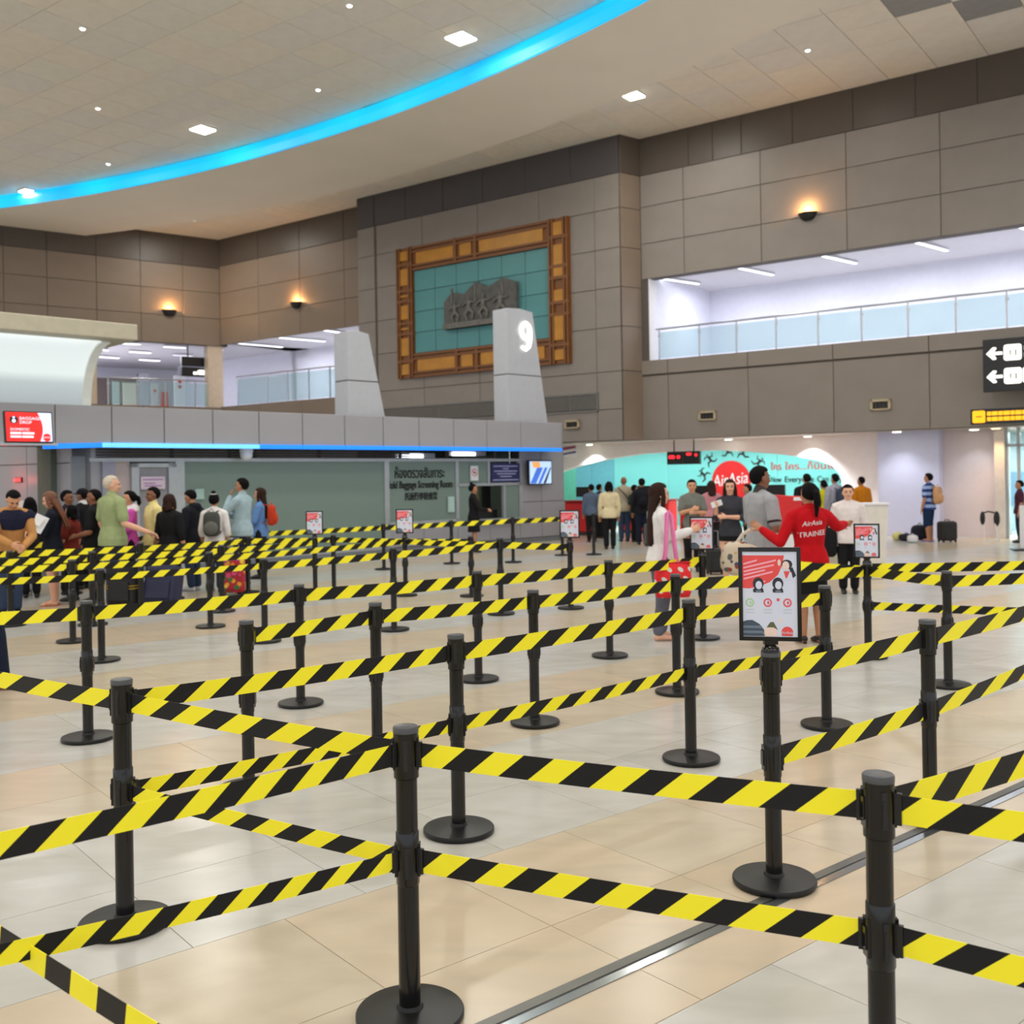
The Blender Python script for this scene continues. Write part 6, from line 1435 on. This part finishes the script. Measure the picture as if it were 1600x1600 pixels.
# ---- in front of the airline counters
person(925, 847, 'distant person in a slate blue top, back turned at the red counter', top=757, face=12, vox=FAR, shirt=cloth((88, 102, 124)), sleeve='long', trousers=BLACK)
person(938, 841, 'distant person in navy beside the slate blue top', top=757, face=-50, vox=FAR, shirt=cloth((40, 44, 64)), sleeve='long', trousers=BLACK)
pr, Hh, bd = person(953, 858, 'person in a cream jacket and black trousers, back turned', top=753, face=3, vox=MID, skin='tan', hair='bob', hlen=.89, fem=True, wide=1.12, shirt=cloth((216, 202, 164)), sleeve='long', trousers=BLACK, shirtlen=.48)
person(976, 846, 'person with a bald head and grey beige shirt behind the cream jacket', top=745, face=8, vox=FAR, skin='brown', hair='none', shirt=cloth((168, 158, 138)), sleeve='long', trousers=JEANS, wide=1.05,
       extra=lambda root, H, bend, finish, MB: (lambda q: (q.tube([(-.1 * H, -.05 * H, .83 * H), (-.0, -.105 * H, .72 * H), (.09 * H, -.095 * H, .58 * H)], [(.014, .006)] * 3, 8), q.obj('sling_strap', cloth((52, 44, 38)), root)))(MB()))
pr, Hh, bd = person(1004, 851, 'person in black with a dark backpack, back turned', top=748, face=3, vox=FAR, shirt=cloth((26, 28, 34)), sleeve='long', trousers=NAVY)
backpack(pr, Hh, bd, cloth((22, 24, 32)), 'dark backpack worn by the person in black near the red counter', .3, .5, .18, .70)
person(993, 847, 'distant person in dark green beside the dark backpack', top=758, face=-60, vox=FAR, shirt=cloth((44, 58, 52)), trousers=BLACK)
# ---- middle: shoppers
pr, Hh, bd = person(1034, 999, 'person with long dark hair and a white jacket carrying a red dotted bag', top=756, face=-82, vox=NEAR, skin='pale', hair='long', hairc='brown', hlen=.60, fem=True, shirt=WHITE, sleeve='long', trousers=cloth((98, 100, 112)), shoes='none', stride=.025, arms=dict(R=((.135, .03, .66), (.10, .17, .70)), L=((-.13, .03, .65), (-.06, .16, .66))), shirtlen=.49)
q = MB(); q.v = []
def dotted_bag(pr, H):
    c = local(pr, (.20 * H, .02 * H, .40 * H)); o = empty('shoulder_bag', T(c) @ Matrix.Rotation(R(8), 4, 'Z'), 'red bag with white dots and pink straps hanging from the white jacket', 'bag')
    W_, Hh_, D_ = .40, .36, .11
    q = MB(); n = 24; vs = []
    for z, s in ((-Hh_ / 2, .86), (-Hh_ * .3, 1), (Hh_ * .1, .98), (Hh_ / 2, .9)):
        for k in range(n): t = 2 * PI * k / n; vs.append((math.copysign(abs(math.cos(t)) ** .5, math.cos(t)) * W_ / 2 * s, math.copysign(abs(math.sin(t)) ** .6, math.sin(t)) * D_ / 2 * s, z))
    q.add(vs, [(j * n + i, j * n + (i + 1) % n, (j + 1) * n + (i + 1) % n, (j + 1) * n + i) for j in range(3) for i in range(n)] + [tuple(range(n - 1, -1, -1)), tuple(range(3 * n, 4 * n))])
    q.obj('bag_body', dotted('red_dotted_cloth', (226, 34, 44), (206, 214, 206), 9, .24), o, smooth=True)
    M_ps = cloth((226, 128, 178)); top = .43 * H
    for y in (-.035, .035): MB().tube([(-.1, y, Hh_ * .45), (-.075, y, .3), (-.045, y + .03, top - .03), (-.02, .05, top), (.0, y + .03, top - .04), (.03, y, .3), (.05, y, Hh_ * .45)], [(.014, .005)] * 7, 8).obj('strap', M_ps, o, smooth=True)
    MB().box(-W_ * .46, W_ * .46, -D_ * .45, D_ * .45, Hh_ / 2 - .004, Hh_ / 2 + .008).obj('bag_rim', cloth((190, 30, 40)), o)
    MB().prism([(.0, -.06), (.07, -.05), (.05, .05), (.035, .08), (.02, .05)], -D_ / 2 - .012, -D_ / 2 + .01).obj('yellow_patch', cloth((214, 168, 30)), o)
dotted_bag(pr, Hh)
person(1083, 893, 'person in a grey top facing the camera behind the small framed poster', top=750, face=176, vox=MID, skin='warm', hair='pony', hlen=.86, fem=True, shirt=cloth((112, 114, 108)), trousers=BLACK, arms=dict(R=((.13, .05, .64), (.02, .15, .68)), L=((-.13, .05, .64), (-.02, .15, .65))))
person(1113, 870, 'distant person with long hair and a dusty pink top, back turned', top=752, face=0, vox=FAR, hair='long', hairc='brown', hlen=.80, fem=True, shirt=cloth((186, 126, 134)), trousers=BLACK)
pr, Hh, bd = person(1143, 914, 'person in a charcoal top and black shorts holding up a white phone', top=750, face=166, vox=MID, skin='pale', hair='long', hairc='brown', hlen=.74, fem=True, shirt=cloth((56, 58, 66)), sleeve='half', trousers=None, skirt=BLACK, hem=.42, shoes='shoe', shoem=mat('brown_shoe', (92, 66, 50), .5), arms=dict(R=((.13, .04, .64), (.125, .15, .735)), L=((-.15, .03, .64), (.03, .145, .655))))
c = local(pr, (.118 * Hh, .19 * Hh, .78 * Hh)); o = empty('phone', T(c) @ Matrix.Rotation(R(-15), 4, 'Z') @ Matrix.Rotation(R(-18), 4, 'Y'), 'white phone held up by the person in charcoal', 'phone'); MB().box(-.085, .085, -.006, .006, -.045, .045).obj('case', M_paper, o, bevel=.006); MB().box(-.01, .02, -.009, -.006, .0, .03).obj('camera_bump', M_steel, o)
person(1169, 866, 'distant person in a bright blue shirt', top=757, face=80, vox=FAR, shirt=cloth((38, 76, 200)), trousers=BLACK)
POLO = cloth((158, 160, 164))
pr, Hh, bd = person(1192, 986, 'tall person in a grey polo shirt facing right', top=730, face=-72, vox=NEAR, skin='brown', shirt=POLO, trousers=cloth((112, 114, 120)), wide=1.12, collar=cloth((70, 62, 60)), arms=dict(R=((.165, .0, .63), (.115, .17, .605)), L=((-.15, .02, .64), (-.06, .16, .62))), shirtlen=.47,
    extra=lambda root, H, bend, finish, MB: (lambda q: (q.tube([(.1515 * H, -.0035 * H, .682 * H), (.154 * H, -.003 * H, .669 * H)], [.079, .079], 16, (0, 1, 0), cap=False), q.obj('sleeve_cuff', cloth((52, 40, 40)), root, smooth=True)))(MB()))
# patterned bag slung from the grey polo shirt
c = at_depth(1158, 874, 11.0); o = empty('patterned_bag', T(c) @ Matrix.Rotation(R(12), 4, 'Y'), 'large cream patterned bag slung beside the grey polo shirt', 'bag')
q = MB(); q.ball((0, 0, 0), (.24, .1, .2), 24, 14, fn=lambda v: .9 / max(.7, (abs(v.x) ** 3.5 + abs(v.y) ** 3.5 + abs(v.z) ** 3.5) ** (1 / 3.5))); q.obj('bag_body', dotted('patterned_cloth', (206, 192, 170), (70, 74, 110), 15, .4, ((150, 60, 60), (196, 170, 120), (90, 96, 90))), o, smooth=True)
MB().tube([(-.08, 0, .16), (-.03, .02, .27), (.05, .06, .33), (.1, .12, .34)], [(.02, .004)] * 4, 8).obj('strap', cloth((214, 206, 190)), o, smooth=True); MB().tube([(-.2, 0, .13), (0, 0, .185), (.2, 0, .13)], [.008] * 3, 8).obj('zip', cloth((90, 84, 80)), o, smooth=True)
# ---- staff in red
pr, Hh, bd = person(1267, 1004, 'person in a red uniform top with white lettering and a black skirt, back turned', top=756, face=4, vox=NEAR, skin='tan', hair='pony', hlen=.80, fem=True, shirt=RED, sleeve='long', trousers=None, skirt=BLACK, hem=.285, shoes='heel', shirtlen=.455, wide=1.12, hyaw=12,
    arms=dict(L=((-.19, -.01, .635), (-.275, .10, .715)), R=((.20, .04, .725), (.285, .13, .735))))
shirt = [ch for ch in C.objects if ch.parent == pr and ch.name.startswith('shirt')][0]
for s_, z, sz, sk in (('AirAsia', .755, .072, .3), ('TRAINEE', .688, .074, 0)):
    t_ = text('back_lettering', s_, sz, T((-.005, -.24, z * Hh)) @ Matrix.Rotation(R(-6), 4, 'Y'), M_paper, pr, 0, res=2, squeeze=.98)
    if sk: t_.data.transform(Matrix(((1, 0, sk, 0), (0, 1, 0, 0), (0, 0, 1, 0), (0, 0, 0, 1))))
    md = t_.modifiers.new('wrap', 'SHRINKWRAP'); md.target = shirt; md.wrap_method = 'PROJECT'; md.use_project_y = True; md.use_positive_direction = True; md.use_negative_direction = False; md.offset = .004; md.project_limit = .5
pr, Hh, bd = person(1327, 927, 'person in a pale jacket and wide black trousers facing the camera', top=758, face=168, vox=MID, skin='pale', shirt=cloth((222, 212, 210)), sleeve='long', trousers=BLACK, shirtlen=.44, wide=1.02)
c = local(pr, (.165 * Hh, .03 * Hh, .55 * Hh)); o = empty('black_bag', T(c), 'black bag on the arm of the person in the pale jacket', 'bag'); q = MB(); q.ball((0, 0, -.12), (.11, .08, .24), 18, 12, fn=lambda v: .9 / max(.7, (abs(v.x) ** 3.5 + abs(v.y) ** 3.5 + abs(v.z) ** 3.5) ** (1 / 3.5))); q.obj('bag_body', BLACK, o, smooth=True); MB().tube([(-.06, 0, .06), (.03, .02, .46), (.06, 0, .06)], [(.012, .005)] * 3, 8).obj('strap', BLACK, o)
person(1262, 861, 'distant person in black behind the red uniform', top=741, face=3, vox=FAR, shirt=BLACK, sleeve='long', trousers=BLACK, wide=1.15)
person(1288, 853, 'distant person with a ponytail and yellow top', top=751, face=18, vox=FAR, hair='pony', hlen=.8, fem=True, shirt=cloth((214, 208, 44)), trousers=NAVY)
pr, Hh, bd = person(1306, 856, 'distant person in a grey lilac shirt with a dark backpack', top=741, face=18, vox=FAR, shirt=cloth((158, 158, 174)), sleeve='long', trousers=NAVY)
backpack(pr, Hh, bd, cloth((58, 66, 84)), 'slate backpack on the grey lilac shirt', .24, .42, .15, .70)
person(1347, 851, 'distant person in an orange brown robe with a shaved head', top=745, face=22, vox=FAR, skin='brown', hair='crop', shirt=cloth((188, 116, 20)), sleeve='long', trousers=None, skirt=cloth((180, 106, 18)), hem=.12, shoes='sandal', wide=1.12)
# ---- right: at the lilac wall
SHORTS = cloth((26, 46, 78))
pr, Hh, bd = person(1452, 846, 'person in a blue striped shirt and navy shorts beside the black suitcase', top=740, face=42, vox=MID, skin='tan', hair='short', shirt=striped('blue_striped_cloth', (24, 52, 122), (150, 176, 222), .155, .5), trousers=SHORTS, hem=.3, shoes='sandal', shoem=mat('blue_slipper', (70, 90, 190), .5), wide=1.08)
backpack(pr, Hh, bd, cloth((196, 152, 112)), 'tan backpack worn with the blue striped shirt', .3, .52, .2, .68)
person(1594, 848, 'person in a maroon top cropped by the right edge', top=751, face=70, vox=MID, skin='tan', shirt=cloth((72, 34, 50)), sleeve='short', trousers=NAVY)

# ------------------------------------------------------------------ luggage and small things
M_bagb = mat('black_nylon', (24, 24, 26), .6, bump=.2, scale=40)
o = suitcase(196, 947, .47, .62, .3, M_bagb, 'black suitcase with yellow stripes beside the white haired person', yaw=-15, handle=False)
for z in (.30, .26): MB().box(-.239, .239, -.154, .154, z, z + .014).obj('yellow_stripe', cloth((170, 140, 44)), o)
suitcase(252, 947, .5, .58, .3, mat('navy_nylon', (30, 32, 66), .6, bump=.2, scale=40), 'navy blue suitcase leaning over at the queue', yaw=-10, tilt=-14, handle=False, corner=.06)
suitcase(365, 929, .36, .58, .24, dotted('floral_print', (176, 36, 44), (214, 140, 40), 11, .45, ((190, 60, 110), (60, 110, 60), (230, 190, 70), (150, 40, 120))), 'suitcase with a bright floral print', yaw=10, m2=dotted('floral_print_pocket', (160, 34, 52), (224, 150, 50), 11, .45, ((200, 70, 120), (60, 110, 60), (230, 190, 70))))
suitcase(1119, 897, .34, .46, .24, M_bagb, 'black suitcase behind the small framed poster', yaw=8)
suitcase(1480, 847, .44, .52, .28, M_bagb, 'black suitcase standing by the pink wall', yaw=12, handle=False, corner=.07)
suitcase(1018, 853, .34, .56, .24, mat('grey_hard_case', (74, 76, 80), .4), 'grey suitcase near the dark backpack', yaw=5)
# heap of bags on the floor at the lilac wall
def soft_bag(px, py, r, m, lb, strap=True, sq=3.2):
    p = floor_at(px, py); o = empty('soft_bag', T(p), lb, 'bag'); q = MB(); q.ball((0, 0, r[2]), r, 20, 12, fn=lambda v: .92 / max(.72, (abs(v.x) ** sq + abs(v.y) ** sq + abs(v.z) ** sq) ** (1 / sq))); q.v = [(x, y, max(.002, z)) for x, y, z in q.v]; q.obj('bag_body', m, o, smooth=True)
    MB().tube([(-r[0] * .4, 0, r[2] * 1.7), (0, -.02, r[2] * 2.2), (r[0] * .4, 0, r[2] * 1.7)], [.012] * 3, 8).obj('handle', m, o, smooth=True)
soft_bag(1403, 845, (.14, .14, .11), cloth((206, 200, 130)), 'small pale yellow bag on the floor at the lilac wall')
soft_bag(1416, 846, (.19, .16, .1), cloth((40, 42, 50)), 'dark bag on the floor next to the pale yellow one')
soft_bag(1426, 848, (.13, .12, .1), cloth((220, 220, 224)), 'white bag on the floor among the dark bags')
soft_bag(1437, 845, (.22, .18, .21), cloth((34, 36, 46)), 'large dark bag on the floor behind the blue striped shirt')
# folded pushchair-like frame with two black pads
p = floor_at(1546, 846); o = empty('folding_frame', T(p), 'white folding frame with two black pads by the pink wall', 'frame')
for x in (-.16, .18): MB().tube([(x, -.1, .01), (x * .8, 0, .5), (x * .9, .06, .72)], [.014] * 3, 8).obj('leg', M_white, o, smooth=True)
MB().tube([(-.16, -.1, .03), (.18, -.1, .03)], [.012] * 2, 8, (0, 0, 1)).obj('crossbar', M_white, o)
q = MB(); q.ball((-.16, 0, .58), (.06, .06, .17), 14, 10); q.obj('pad', M_bagb, o, smooth=True); q = MB(); q.ball((.19, 0, .56), (.075, .07, .19), 14, 10); q.obj('pad', M_bagb, o, smooth=True); q = MB(); q.tube([(-.13, .03, .7), (0, .05, .74), (.17, .03, .7)], [.02] * 3, 8, (0, 0, 1)); q.obj('grip', M_bagb, o, smooth=True)
p = floor_at(1599, 860); o = empty('display_stand', T(p), 'white display stand with a black foot plate at the right edge', 'stand'); MB().box(-.06, .4, -.02, .04, .04, .98).obj('panel', M_white, o, bevel=.01); MB().add([(-.3, -.2, .005), (.3, -.25, .005), (.35, .1, .005), (-.25, .12, .03), (-.3, -.2, .03), (.3, -.25, .04), (.35, .1, .04), (-.25, .12, .04)], [(3, 2, 1, 0), (4, 5, 6, 7), (0, 1, 5, 4), (1, 2, 6, 5), (2, 3, 7, 6), (3, 0, 4, 7)]).obj('foot_plate', M_black, o)
# red kiosk and white desk in the middle distance
p = floor_at(1233, 925); o = empty('red_kiosk', T(p) @ Matrix.Rotation(R(-8), 4, 'Z'), 'red topped kiosk between the grey polo shirt and the red uniform', 'kiosk')
MB().box(-.2, .2, -.02, .2, .0, .9).obj('pedestal', M_white, o, bevel=.01); MB().prism([(-.24, .9), (.2, .9), (.21, 1.42), (-.22, 1.45)], -.04, .2).obj('red_panel', M_red, o, bevel=.015); MB().box(.08, .2, -.05, -.04, 1.36, 1.41).obj('white_label', M_paper, o)
p = floor_at(1365, 905); o = empty('white_desk', T(p) @ Matrix.Rotation(R(-12), 4, 'Z'), 'tall white desk behind the person in the pale jacket', 'desk')
MB().prism([(-.2, 0), (.18, 0), (.25, 1.22), (-.28, 1.24)], 0, .5).obj('body', mat('desk_white', (220, 216, 208), .5), o, bevel=.015); MB().box(-.3, .27, -.02, .52, 1.22, 1.25).obj('worktop', M_white, o)
# luggage trolley at far left
p = floor_at(30, 928); o = empty('luggage_trolley', T(p) @ Matrix.Rotation(R(30), 4, 'Z'), 'grey luggage trolley at the left edge behind the belts', 'trolley')
for x in (-.2, .2): MB().tube([(x, .3, .1), (x, .3, .95), (x, .22, 1.02)], [.016] * 3, 8).obj('upright', M_steel, o, smooth=True); MB().tube([(x, .3, .12), (x * .7, -.5, .1)], [.016] * 2, 8).obj('side_rail', M_steel, o)
MB().tube([(-.22, .22, 1.02), (.22, .22, 1.02)], [.02] * 2, 8, (0, 0, 1)).obj('push_bar', M_steel, o, smooth=True); MB().box(-.2, .2, -.45, .3, .1, .12).obj('deck', M_steel, o); MB().box(-.19, .19, .28, .3, .3, .6).obj('panel', M_white, o)
for x, y in ((-.2, .3), (.2, .3), (0, -.48)): q = MB(); q.lathe([(.02, -.018), (.065, -.016), (.065, .016), (.02, .018)], 16); q.v = [(z + x, a + y, b2 + .066) for a, b2, z in q.v]; q.obj('wheel', M_black, o)
